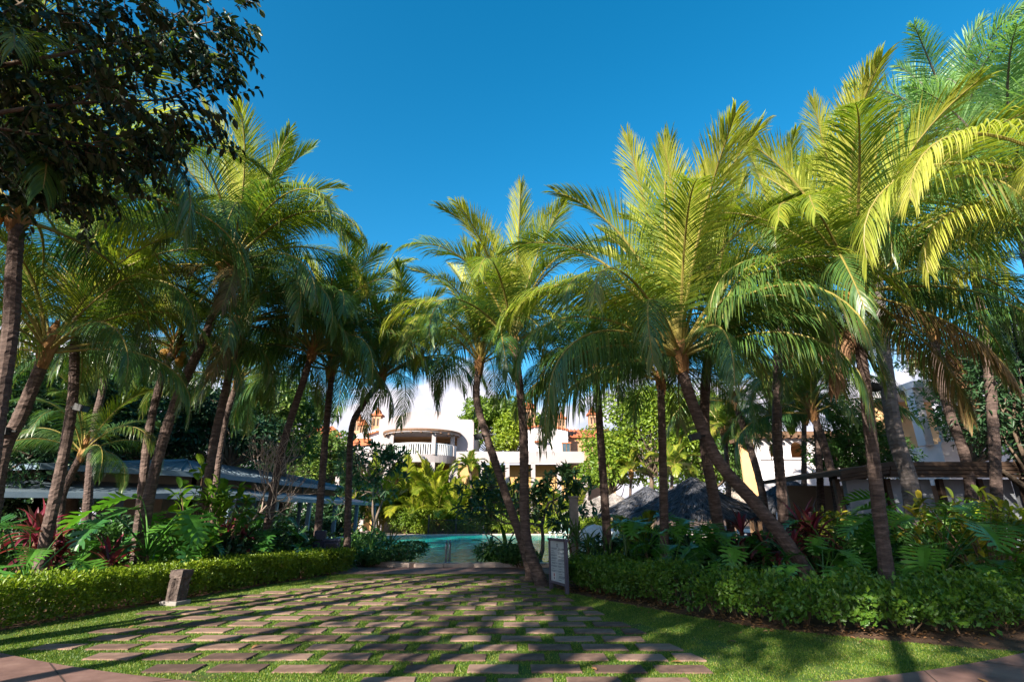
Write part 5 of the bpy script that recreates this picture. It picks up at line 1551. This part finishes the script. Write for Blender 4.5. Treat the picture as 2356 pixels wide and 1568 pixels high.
def left_house():
    Y = 60
    root = thing('tiled_house', 'small white house with red tiled roof and orange chimneys left of the balcony', 'house', (0, 0, 0))
    a, b = P(752, 1003, Y), P(782, 1003, Y)
    MB().box((a.x - 2, Y, 0), (b.x - .6, Y + 6, a.z)).build('wall', M['stucco'], root)
    rf = link('roof', None, root)
    e = P(787, 1003, Y - 1); rt = P(752, 982, Y + 3)
    tiled_roof(rf, [((a.x - 2.5, Y - 1, e.z), (e.x, Y - 1, e.z), (e.x - 2.6, Y + 3, rt.z), (a.x - 2.5, Y + 3, rt.z))], None)
    for u in (760, 772):
        p = P(u, 1018, Y)
        w = link('window', None, root)
        MB().box((p.x - .35, Y - .05, p.z - .5), (p.x + .35, Y - .003, p.z + .4)).build('pane', M['glass'], w)
        MB().box((p.x - .45, Y - .12, p.z - .6), (p.x + .45, Y - .053, p.z - .5)).build('sill', M['stucco'], w)
    # gabled wing with lanterns
    p0, p1 = P(795, 1020, Y), P(874, 1000, Y)
    MB().xprism([(p0.x, 0), (p1.x + 1, 0), (p1.x + 1, P(870, 988, Y).z), (P(845, 1000, Y).x, P(845, 1000, Y).z), (p0.x, p0.z)], Y - 2, Y + 4).build('wall', M['stucco'], root)
    g0, g1 = P(838, 1000, Y - 2.4), P(874, 985, Y - 2.4)
    tiled_roof(rf, [((g0.x, Y - 2.4, g0.z), (g1.x + .5, Y - 2.4, g1.z), (g1.x + .5, Y + 2, g1.z + .1), (g0.x, Y + 2, g0.z + .1))], None)
    for (u, v, w, h) in ((821, 1000, .75, 2.6), (834, 1007, .8, 2.2), (866, 990, 1.0, 2.6)):
        p = P(u, v, Y - 1)
        chimney(root, p.x, p.y, p.z, w, h)
    p = P(832, 1015, Y - 2.1)
    MB().box((p.x - 1.0, Y - 2.2, p.z - .45), (p.x + 1.0, Y - 2.003, p.z + .35)).build('red_panel', M['terracotta'], root)
    return root


left_house()


def right_house():
    Y = 58
    root = thing('gabled_house', 'white gable wall with red tiled edge and orange chimneys right of the twin palms', 'house', (0, 0, 0))
    xz = lambda u, v: (P(u, v, Y).x, P(u, v, Y).z)
    w = [xz(1215, 1042), xz(1215, 985), xz(1226, 982), xz(1262, 981), xz(1306, 991), xz(1308, 1042)]
    w = [(w[0][0], 0)] + w[1:-1] + [(w[-1][0], 0)]
    MB().xprism(w, Y, Y + 8).build('wall', M['stucco'], root)
    edge_ = [(1213, 986), (1226, 981), (1262, 979), (1309, 989)]
    ti = link('tile_edge', None, root)
    pts = [P(u, v, Y - .1) for u, v in edge_]
    for a, b in zip(pts, pts[1:]):
        n = max(2, int((b - a).length / .4))
        for i in range(n):
            p = a.lerp(b, (i + .5) / n)
            MB().lathe([(.2, -.06), (.2, .06), (.12, .13)], p, 7).build('tile', M['terracotta'], ti)
    for (u, v, w_, h, m_) in ((1218, 982, 1.25, 3.2, None), (1276, 983, .8, 1.9, None), (1292, 987, .85, 1.9, None), (1364, 985, .9, 2.4, None)):
        p = P(u, v, Y + .8)
        chimney(root, p.x, p.y, p.z, w_, h)
    # side wing in orange shade with its own roof
    a, b = P(1309, 1005, Y + 2), P(1350, 1005, Y + 2)
    MB().box((a.x, Y + 2, 0), (b.x + 3, Y + 8, a.z)).build('side_wing', M['orange'], root)
    rf = link('roof', None, root)
    tiled_roof(rf, [((a.x - .3, Y + 1.5, a.z), (b.x + 3, Y + 1.5, a.z), (b.x + 3, Y + 5, a.z + 1.3), (a.x - .3, Y + 5, a.z + 1.3))], None)
    for (u, v) in ((1303, 1032),):
        p = P(u, v, Y)
        wd = link('window', None, root)
        MB().box((p.x - .42, Y - .04, p.z - .75), (p.x + .42, Y - .003, p.z + .6)).build('pane', M['glass'], wd)
        for dx in (-.42, 0, .42):
            MB().box((p.x + dx - .04, Y - .1, p.z - .75), (p.x + dx + .04, Y - .043, p.z + .6)).build('frame', M['wood'], wd)
        MB().box((p.x - .55, Y - .14, p.z + .6), (p.x + .55, Y - .003, p.z + .72)).build('lintel', M['terracotta'], wd)
    p = P(1244, 1018, Y)
    MB().box((p.x - .7, Y - .5, p.z), (p.x + .7, Y - .003, p.z + .16)).build('awning', M['terracotta'], root)
    return root


right_house()


def arch_wall(parent, x0, x1, y, z0, z1, arches, th, mat, name='wall'):
    """wall in the XZ plane with arched openings (xa, xb, sill, spring)"""
    m = MB()
    xs_ = [x0]
    for (xa, xb, sill, spr) in arches:
        m.box((xs_[-1], y, z0), (xa, y + th, z1))
        m.box((xa, y + .001, z0), (xb, y + th - .001, sill))
        c, r_ = (xa + xb) / 2, (xb - xa) / 2
        n = 12
        for i in range(n):
            t0, t1 = math.pi * (1 - i / n), math.pi * (1 - (i + 1) / n)
            p, q = (c + r_ * math.cos(t0), spr + r_ * math.sin(t0)), (c + r_ * math.cos(t1), spr + r_ * math.sin(t1))
            m.xprism([p, q, (q[0], z1), (p[0], z1)], y + .001, y + th - .001)
        xs_.append(xb)
    m.box((xs_[-1], y, z0), (x1, y + th, z1))
    return m.build(name, mat, parent)


def arcade():
    Y = 31
    root = thing('arcade_house', 'white arcade building with round arches behind the right thatched hut', 'house', (0, 0, 0))
    x = lambda u: P(u, 1040, Y).x
    z = lambda v: P(1840, v, Y).z
    arches = [(x(1772), x(1798), z(1050), z(1032)), (x(1820), x(1860), z(1052), z(1034)), (x(1905), x(1932), z(1045), z(1028))]
    arch_wall(root, x(1745), x(2020), Y, 0, z(1003), arches, .45, M['stucco'])
    MB().box((x(1745), Y + 2.4, 0), (x(2020), Y + 2.6, z(1003))).build('back_wall', M['peach'], root)
    MB().box((x(1745), Y + .46, z(1003) - .3), (x(2020), Y + 2.39, z(1003) - .05)).build('ceiling', M['peach'], root)
    MB().box((x(1738), Y - .5, z(1003)), (x(2026), Y + 4, z(1003) + .22)).build('roof', M['wood'], root)
    for i in range(18):
        xx = x(1740) + (x(2024) - x(1740)) * i / 17
        MB().box((xx - .07, Y - .7, z(1003) - .17), (xx + .07, Y - .003, z(1003) - .003)).build('rafter_end', M['wood'], root)
    MB().box((x(1745), Y - .12, z(1056)), (x(2020), Y - .003, z(1053))).build('cornice', M['stucco'], root)
    return root


arcade()


def terrace_house():
    Y = 25
    root = thing('terrace_house', 'white two-storey house with balustraded terrace behind the dark hut', 'house', (0, 0, 0))
    x = lambda u: P(u, 1000, Y).x
    z = lambda v: P(2110, v, Y).z
    MB().box((x(2096), Y - 1.6, 0), (x(2240), Y + 6, z(1030))).build('ground_storey', M['stucco'], root)
    MB().box((x(2080), Y - 1.2, z(1030)), (x(2098), Y - .7, z(905))).build('column', M['stucco'], root)
    MB().box((x(2150), Y - 1.2, z(1030)), (x(2166), Y - .7, z(905))).build('column', M['stucco'], root)
    MB().box((x(2215), Y - 1.2, z(1030)), (x(2231), Y - .7, z(905))).build('column', M['stucco'], root)
    MB().box((x(2082), Y + 2, z(1030)), (x(2240), Y + 2.3, z(905))).build('back_wall', M['peach'], root)
    d = link('door', None, root)
    MB().box((x(2120), Y + 1.9, z(1029)), (x(2136), Y + 1.997, z(960))).build('panel', M['wood_dark'], d)
    MB().box((x(2133), Y + 1.84, z(998)), (x(2134), Y + 1.898, z(994))).build('handle', M['steel'], d)
    MB().box((x(2078), Y - 1.4, z(905)), (x(2244), Y + 6, z(905) + .3)).build('roof_slab', M['stucco'], root)
    baluster_row(root, (x(2099), Y - 1.5, 0), (x(2214), Y - 1.5, 0), z(1030) + .1, z(1000), .3, M['stucco'], .1)
    return root


terrace_house()


def dark_hut():
    Y = 16.2
    root = thing('timber_hut', 'low dark timber hut with bluish white walls behind the right bed', 'hut', (0, 0, 0))
    p = lambda u, v, YY=Y: P(u, v, YY)
    z1 = p(2100, 1068).z
    xa, xb = p(2000, 1068).x, p(2480, 1068).x
    rf = link('roof', None, root)
    # flat roof with a sloping left end, boarded fascia
    MB().box((xa, Y - .9, z1 - .12), (xb, Y + 4, z1)).build('roof_deck', M['wood_dark'], rf)
    xl = p(1893, 1090).x
    zl = p(1893, 1092).z
    MB().xprism([(xl, zl - .07), (xa, z1 - .12), (xa, z1), (xl, zl + .06)], Y - .9, Y + 4).build('roof_slope', M['wood_dark'], rf)
    for i in range(3):
        zz = z1 - .125 - i * .105
        MB().box((xa + .01, Y - .88 + i * .05, zz - .098), (xb, Y - .83 + i * .05, zz)).build('fascia_board', M['wood_dark'], rf)
    for i in range(2):
        MB().xprism([(xl, zl - .075 - i * .09 - .08), (xa, z1 - .125 - i * .105 - .09), (xa, z1 - .13 - i * .105), (xl, zl - .075 - i * .09)], Y - .86 + i * .05, Y - .81 + i * .05).build('fascia_board', M['wood_dark'], rf)
    zt = z1 - .44
    for (u0, u1) in ((1948, 2012), (2040, 2112), (2118, 2143), (2165, 2230), (2250, 2330), (2345, 2470)):
        a, b = p(u0, 1120).x, p(u1, 1120).x
        MB().box((a, Y, 0), (b, Y + .2, min(zt, p(u0, 1102).z))).build('wall', M['wall_blue'], root)
    for u in (1915, 2030, 2150, 2240, 2338):
        a = p(u, 1120).x
        MB().box((a - .07, Y - .3, 0), (a + .07, Y - .16, zt)).build('post', M['wood_dark'], root)
    a = p(1912, 1105); b = p(1952, 1160)
    MB().tube([a, b], .05, 4).build('brace', M['wood_dark'], root)
    MB().box((p(1948, 1100).x, Y + 3.6, 0), (xb, Y + 3.8, zt)).build('back_wall', M['ceil'], root)
    return root


dark_hut()


# --- thatched palapas
def palapa(label, u, v, Y, w, ve, seed, n=5200, posts=5, sx=1.0, mat='thatch'):
    r = np.random.RandomState(seed)
    top = P(u, v, Y); ze = P(u, ve, Y).z
    base = V3(top.x, Y, 0)
    root = thing('thatched_hut', label, 'palapa', base, 0, 'thatched palapas')
    H = top.z - ze
    Rr = w
    k = 26
    # roof shell under the thatch
    V, F = [], []
    prof = [(0.015, 1.0), (.15, .83), (.42, .54), (.75, .22), (.97, .02)]
    for (fr_, fz) in prof:
        for i in range(k):
            a = 2 * math.pi * i / k
            V.append((Rr * fr_ * math.cos(a) * sx, Rr * fr_ * math.sin(a), ze + H * fz))
    for j in range(len(prof) - 1):
        for i in range(k):
            F.append((j * k + i, j * k + (i + 1) % k, (j + 1) * k + (i + 1) % k, (j + 1) * k + i))
    link('roof_shell', mesh('roof_shell', V, F, M[mat], rnd=np.full(len(V), .3)), root)
    # hanging palm-leaf strips
    t = np.sqrt(r.uniform(0, 1.0, n)); a = r.uniform(0, 2 * math.pi, n)
    fz = np.interp(t, [p[0] for p in prof], [p[1] for p in prof])
    fz2 = np.interp(np.clip(t + .1, 0, 1.2), [p[0] for p in prof] + [1.2], [p[1] for p in prof] + [-.35])
    C = np.stack([Rr * t * np.cos(a) * sx, Rr * t * np.sin(a), ze + H * fz + .04], 1)
    E = np.stack([Rr * (t + .1) * np.cos(a) * sx, Rr * (t + .1) * np.sin(a), ze + H * fz2 + .02], 1)
    D = nrm(E - C + r.normal(0, .10, (n, 3)) * Rr * .2)
    Nn = nrm(np.stack([np.cos(a) * .5, np.sin(a) * .5, np.full(n, .8)], 1) + .35 * unit(r, n))
    L = r.uniform(.3, .55, n) * (Rr / 3); W = r.uniform(.035, .075, n) * (Rr / 3)
    V, F, kk = leaf_cloud(C, D, Nn, L, W, r, pts6=False, fold=.1)
    val = np.clip(r.normal(.45, .25, n), 0, 1)
    o = link('thatch', mesh('thatch', V, F, M[mat], rnd=np.repeat(val, kk)), root); o['kind'] = 'stuff'
    for i in range(posts):
        a = 2 * math.pi * (i + .3) / posts
        MB().tube([(Rr * .72 * math.cos(a) * sx, Rr * .72 * math.sin(a), 0), (Rr * .72 * math.cos(a) * sx, Rr * .72 * math.sin(a), ze + H * .3)], .09, 7).build('post', M['bark'], root)
    return root


palapa('largest thatched roof with a pointed top, behind the straight palm', 1590, 1097, 25, 2.95, 1186, 1, 12000, mat='thatch_shaded')
palapa('thatched roof overlapped by the largest one, to its left', 1488, 1118, 28.5, 2.5, 1182, 2, 10000, mat='thatch_shaded')
palapa('sunlit pale thatched roof with twin tops, left of the large ones', 1412, 1134, 37, 2.7, 1180, 3, 6000)
palapa('second pale thatched roof beside the sunlit one', 1380, 1140, 38, 2.6, 1182, 4, 5000)
palapa('thatched roof right of the leaning palm', 1812, 1098, 27, 2.5, 1172, 5, 8000, mat='thatch_shaded')
palapa('pale thatched roof glimpsed between the leaning trunk and the right hut', 1690, 1118, 38, 2.6, 1175, 6, 4000)

# ------------------------------------------------------------------ smaller objects
def iron_fence():
    root = thing('pool_fence', 'low iron fence with thin bars along the far pool edge', 'fence', (0, 0, 0))
    Y = 43.9
    a, b = PX(985, Y).x, PX(1112, Y).x
    for z in (.22, 1.12):
        MB().box((a, Y - .02, z), (b, Y + .02, z + .04)).build('rail', M['black'], root)
    n = 44
    for i in range(n + 1):
        x = a + (b - a) * i / n
        MB().box((x - .012, Y - .0125, .05), (x + .012, Y + .0125, 1.2)).build('bar', M['black'], root)
    for x in (a, (a + b) / 2, b):
        MB().box((x - .05, Y - .05, 0), (x + .05, Y + .05, 1.42)).build('post', M['black'], root)
        MB().lathe([(.07, 0), (.06, .05), (.0, .1)], (x, Y, 1.42), 8).build('finial', M['black'], root)


iron_fence()


def ladder():
    b = PX(1028, 17.85)
    root = thing('pool_handrail', 'pair of bent steel handrails at the near pool edge', 'handrail', b)
    for i, dx in enumerate((-.055, .055)):
        pts = [(dx, .0, .1), (dx, .0, .62), (dx, .05, .74), (dx, .16, .79), (dx, .27, .74), (dx, .32, .62), (dx, .34, .02), (dx, .34, -.3)]
        MB().tube(catmull(pts, 4), .021, 8).build('rail', M['steel'], root, smooth=True)
        MB().lathe([(.05, .0), (.05, .015), (.03, .025)], (dx, 0, .118), 10).build('flange', M['steel'], root)


ladder()


def notice_board():
    l, r_ = V3(.885, 12.75, 0), V3(1.165, 11.98, 0)
    d = (r_ - l); W = d.length; d.normalize()
    root = thing('notice_board', 'grey notice board with dark frame and lines of print on the lawn edge', 'sign', l, math.atan2(d.y, d.x))
    H0, H1 = .14, 1.03
    # local x along the board, local -y towards the lawn
    MB().box((-.035, -.035, -.03), (.035, .035, H1)).build('post', M['sign_frame'], root, bevel=.004)
    MB().box((W - .035, -.035, -.03), (W + .035, .035, H1)).build('post', M['sign_frame'], root, bevel=.004)
    MB().box((-.05, -.05, H1), (W + .05, .05, H1 + .05)).build('top_rail', M['sign_frame'], root, bevel=.004)
    MB().box((.036, -.03, H0), (W - .036, .03, H0 + .05)).build('bottom_rail', M['sign_frame'], root, bevel=.004)
    bd = MB().box((.036, -.012, H0 + .051), (W - .036, .012, H1 - .001)).build('panel', M['sign_board'], root)
    rr = np.random.RandomState(4)
    y0, y1 = -.0145, -.0125
    for col_, (xa, xb) in enumerate(((.07, W / 2 - .02), (W / 2 + .02, W - .07))):
        z = H1 - .16
        while z > (H0 + .26 if col_ == 0 else H0 + .09):
            ln = rr.choice([1, 2, 2, 3])
            for k in range(ln):
                full = 1.0 if k < ln - 1 else rr.uniform(.45, .95)
                ind = .03 if rr.rand() < .3 else 0
                # words: short dashes with gaps read as print
                x = xa + ind
                xe = xa + (xb - xa) * full
                while x < xe:
                    w = rr.uniform(.02, .06)
                    MB().box((x, y0, z), (min(x + w, xe), y1, z + .0085)).build('text_line', M['ink'], bd)
                    x += w + .009
                z -= .019
            z -= .022
    # heading emblem and small sticker
    MB().lathe([(.022, -.001), (.022, .001)], (0, 0, 0), 12).build('emblem', M['ink'], bd, (W / 2 - .01, -.0136, H1 - .075)).rotation_euler = (R(90), 0, 0)
    MB().box((W / 2 - .05, y0, H1 - .125), (W / 2 + .05, y1, H1 - .112)).build('heading', M['ink'], bd)
    st = MB().box((.12, y0, H0 + .07), (.30, y1, H0 + .23)).build('sticker', M['sticker'], bd)
    MB().box((.19, -.0165, H0 + .15), (.24, -.0147, H0 + .21)).build('mark', M['red'], bd)
    MB().box((.195, -.0165, H0 + .09), (.235, -.0147, H0 + .135)).build('mark', M['ink'], bd)


notice_board()


def stone_post():
    b = PX(402, 10.65)
    root = thing('carved_stone_post', 'weathered carved stone post on a square plinth beside the left hedge', 'stone post', b, R(-14))
    MB().box((-.19, -.17, -.02), (.19, .17, .075)).build('plinth', M['concrete'], root, bevel=.012)
    r = np.random.RandomState(9)
    V, F = [], []
    prof = [(.128, .076), (.126, .16), (.124, .26), (.122, .36), (.121, .44), (.120, .462), (.134, .466), (.139, .50), (.139, .575), (.132, .60)]
    side = 7
    ring = []
    for i in range(side): ring.append((-1 + 2 * i / side, -1))
    for i in range(side): ring.append((1, -1 + 2 * i / side))
    for i in range(side): ring.append((1 - 2 * i / side, 1))
    for i in range(side): ring.append((-1, 1 - 2 * i / side))
    k = len(ring)
    for j, (h, z) in enumerate(prof):
        for (x, y) in ring:
            g = 0
            if j < 5 and y == -1 and (-.35 < x < .0): g = -.032            # vertical carved grooves
            if j < 5 and y == -1 and (.25 < x < .6): g = -.022
            if j < 5 and x == 1 and (-.4 < y < .1): g = -.03
            n = r.normal(0, .005)
            V.append((x * (h + (g if abs(x) == 1 else 0) + n) + (z - .086) * .05, y * (h * .9 + (g if y == -1 else 0) + n), z + r.normal(0, .003)))
    for j in range(len(prof) - 1):
        for i in range(k):
            F.append((j * k + i, j * k + (i + 1) % k, (j + 1) * k + (i + 1) % k, (j + 1) * k + i))
    F.append(tuple((len(prof) - 1) * k + i for i in range(k)))
    MB().add(V, F).build('carved_shaft', M['stone'], root)


stone_post()


def litter_bin():
    b = PX(757, 16.6)
    root = thing('litter_bin', 'dark blue box-shaped litter bin among the plants left of the pool', 'bin', b, R(12))
    MB().box((-.22, -.22, 0), (.22, .22, .82)).build('body', M['bin'], root, bevel=.02)
    MB().box((-.25, -.25, .822), (.25, .25, .90)).build('lid', M['bin'], root, bevel=.02)
    MB().box((-.14, -.236, .62), (.14, -.2205, .76)).build('flap', M['black'], root)
    b2 = b + V3(-.42, .15, 0)
    r2 = thing('waste_cabinet', 'taller dark cabinet standing just left of the litter bin', 'cabinet', b2, R(12))
    MB().box((-.16, -.2, 0), (.16, .2, 1.12)).build('body', M['bin'], r2, bevel=.015)
    MB().box((-.13, -.215, .1), (.13, -.2005, 1.02)).build('door', M['bin'], r2)
    MB().box((.08, -.235, .55), (.1, -.2155, .68)).build('handle', M['steel'], r2)


litter_bin()


def concrete_post():
    b = PX(1326, 14.4)
    root = thing('concrete_post', 'pale square concrete post wound with dark leaves behind the sign', 'post', b)
    MB().box((-.11, -.11, -.02), (.11, .11, 2.0)).build('shaft', M['concrete'], root, bevel=.01)
    MB().box((-.13, -.13, 2.0), (.13, .13, 2.06)).build('cap', M['concrete'], root, bevel=.008)
    MB().box((-.2, -.2, -.02), (.2, .2, .5)).build('footing', M['concrete'], root, bevel=.01)


concrete_post()


def trunk_lamp(label, u, v, Y, face_=1, s=1.0):
    p = P(u, v, Y)
    root = thing('trunk_spotlight', label, 'lamp', p, 0, 'spotlights strapped to palm trunks')
    MB().xprism([(-.02, -.06), (.16, -.10), (.20, .02), (.0, .07)] if face_ > 0 else [(.02, -.06), (.0, .07), (-.20, .02), (-.16, -.10)], -.09, .09).build('housing', M['black'], root)
    MB().tube([(-.12 * face_, 0, 0), (.0, 0, 0)], .02, 6).build('bracket', M['black'], root)
    MB().xprism([(.163 * face_, -.095), (.198 * face_, .012), (.204 * face_, .010), (.17 * face_, -.099)], -.075, .075).build('lens', M['glass'], root)
    root.scale = (s, s, s)


trunk_lamp('black spotlight on the slender grey palm at the left', 178, 936, 10.45, 1)
trunk_lamp('grey spotlight on the second palm from the left edge', 22, 992, 9.5, -1)
trunk_lamp('black spotlight on the S-curved palm by the pool', 1108, 1002, 14.3, -1, 1.1)
trunk_lamp('black spotlight on the leaning ringed palm', 1608, 1002, 10.2, -1)
trunk_lamp('black spotlight between the front palm and the thick royal palm', 2002, 888, 11.1, 1, 1.1)


def lounger(label, u, Y, rz):
    root = thing('sun_lounger', label, 'sun lounger', PX(u, Y), rz, 'white sun loungers on the terrace')
    MB().box((-.32, -.55, .27), (.32, .95, .33)).build('seat', M['white'], root, bevel=.01)
    MB().add([(-.32, -.553, .28), (.32, -.553, .28), (.32, -1.05, .85), (-.32, -1.05, .85), (-.32, -.553, .34), (.32, -.553, .34), (.32, -1.0, .88), (-.32, -1.0, .88)],
             [(0, 1, 2, 3), (7, 6, 5, 4), (0, 4, 5, 1), (3, 2, 6, 7), (0, 3, 7, 4), (1, 5, 6, 2)]).build('backrest', M['white'], root)
    for sx in (-1, 1):
        for y in (-.45, .8):
            MB().box((sx * .28 - .03, y - .03, 0), (sx * .28 + .03, y + .03, .269)).build('leg', M['white'], root)
        MB().tube(catmull([(sx * .34, -.45, .3), (sx * .36, -.4, .52), (sx * .36, .0, .52), (sx * .34, .1, .3)], 4), .02, 5).build('arm', M['white'], root)


for (u, Y, rz, t) in ((1418, 24, 1.2, 'white sun lounger left of the small shaded palm'), (1440, 26, 1.4, 'white sun lounger just behind the first one'), (1368, 25, 1.0, 'white sun lounger right of the concrete post'),
                      (1300, 40, .4, 'white sun lounger at the far right end of the pool'), (1282, 41, .3, 'white sun lounger beyond the pool, left of its twin'), (1395, 29, 1.1, 'white sun lounger in the sun before the pale thatch')):
    lounger(t, u, Y, rz)


def rock(label, u, Y, s, seed):
    r = np.random.RandomState(seed)
    V, F = [], []
    n, m_ = 9, 6
    for j in range(m_ + 1):
        ph = math.pi * j / m_
        for i in range(n):
            a = 2 * math.pi * i / n
            q = s * (1 + r.uniform(-.16, .16))
            V.append((q * 1.2 * math.sin(ph) * math.cos(a), q * math.sin(ph) * math.sin(a), q * .8 * math.cos(ph) + s * .45))
    for j in range(m_):
        for i in range(n):
            F.append((j * n + i, j * n + (i + 1) % n, (j + 1) * n + (i + 1) % n, (j + 1) * n + i))
    o = link('boulder', mesh('boulder', V, F, M['rock'], True), None, PX(u, Y))
    tag(o, label, 'rock', 'pale boulders on the terrace')


for i, (u, Y, s, t) in enumerate(((1372, 33, .75, 'pale boulder left of the dark straight palm'), (1350, 34, .6, 'low pale boulder behind the concrete post'), (1395, 32, .55, 'pale boulder seen beside the dark straight palm'),
                                  (1425, 33, .7, 'pale boulder under the sunlit thatch'), (1460, 32, .6, 'pale boulder left of the large thatched roof'))):
    rock(t, u, Y, s, 50 + i)
for i, (u, Y, t) in enumerate(((1385, 35, 'lime-green shrub below the sunlit thatch'), (1350, 36, 'lime-green shrub left of the pale boulders'), (1440, 35, 'yellow shrub right of the dark straight palm'))):
    bush(t, PX(u, Y, .8), (1.2, 1.0, .8), M['leaf_lime'], 820 + i, 1400, .2, group='shrubs on the sunny terrace', asp=.4)

# dead leaves dropped on the lawn and path
rl = np.random.RandomState(77)
DL = []
for s in range(3):
    DL.append(blade_leaf('fallen_leaf', .13, .06, 12 - 8 * s, -40 + 20 * s, M['dryleaf'], s, value=.2 + .3 * s, fold=.3, seg=4))
for (x, y, t) in [(2.9, 7.55, 'dry leaf lying on the lawn in the right foreground'), (3.05, 8.5, 'pale dry leaf lying on the right lawn before the hedge'), (-1.1, 6.5, 'small dry leaf on a near paver'),
                  (.9, 6.3, 'dry leaf on the nearest row of pavers'), (-3.2, 7.4, 'dry leaf in the sunlit grass on the left'), (.55, 9.6, 'dry leaf on a paver in the middle of the lawn'),
                  (1.9, 6.6, 'dry leaf in the grass right of the last pavers'), (4.7, 6.0, 'dry leaf on the reddish path at the right'), (-5.6, 8.6, 'dry leaf in front of the left hedge')]:
    o = link('fallen_leaf', DL[rl.randint(3)], None, (x, y, .03)); o.rotation_euler = (0, 0, rl.uniform(0, 6.28))
    tag(o, t, 'leaf', 'fallen dry leaves')
# leaf litter under the hedges
def litter():
    r = np.random.RandomState(31)
    C = []
    for line, side in ((HEDGE_L, 1), (HEDGE_R1, 1), (HEDGE_R2, 1)):
        c = np.array(catmull([(p[0], p[1], 0) for p in line], 8))
        for k in range(520):
            i = r.randint(len(c) - 1); t = c[i + 1] - c[i]; t /= np.linalg.norm(t)
            C.append(c[i] + t * r.uniform(0, .2) + np.array([-t[1], t[0], 0]) * side * r.normal(.25, .28) + np.array([0, 0, .012]))
    C = np.array(C); n = len(C)
    D = unit(r, n); D[:, 2] *= .15
    Nn = nrm(np.array([0, 0, 1.0]) + .35 * unit(r, n))
    L = r.uniform(.03, .09, n)
    V, F, k = leaf_cloud(C, D, Nn, L, L * .5, r)
    o = link('leaf_litter', mesh('leaf_litter', V, F, M['dryleaf'], rnd=np.repeat(r.rand(n), k)))
    tag(o, 'brown leaf litter on the soil under the hedges', 'leaf litter', kind='stuff')


litter()
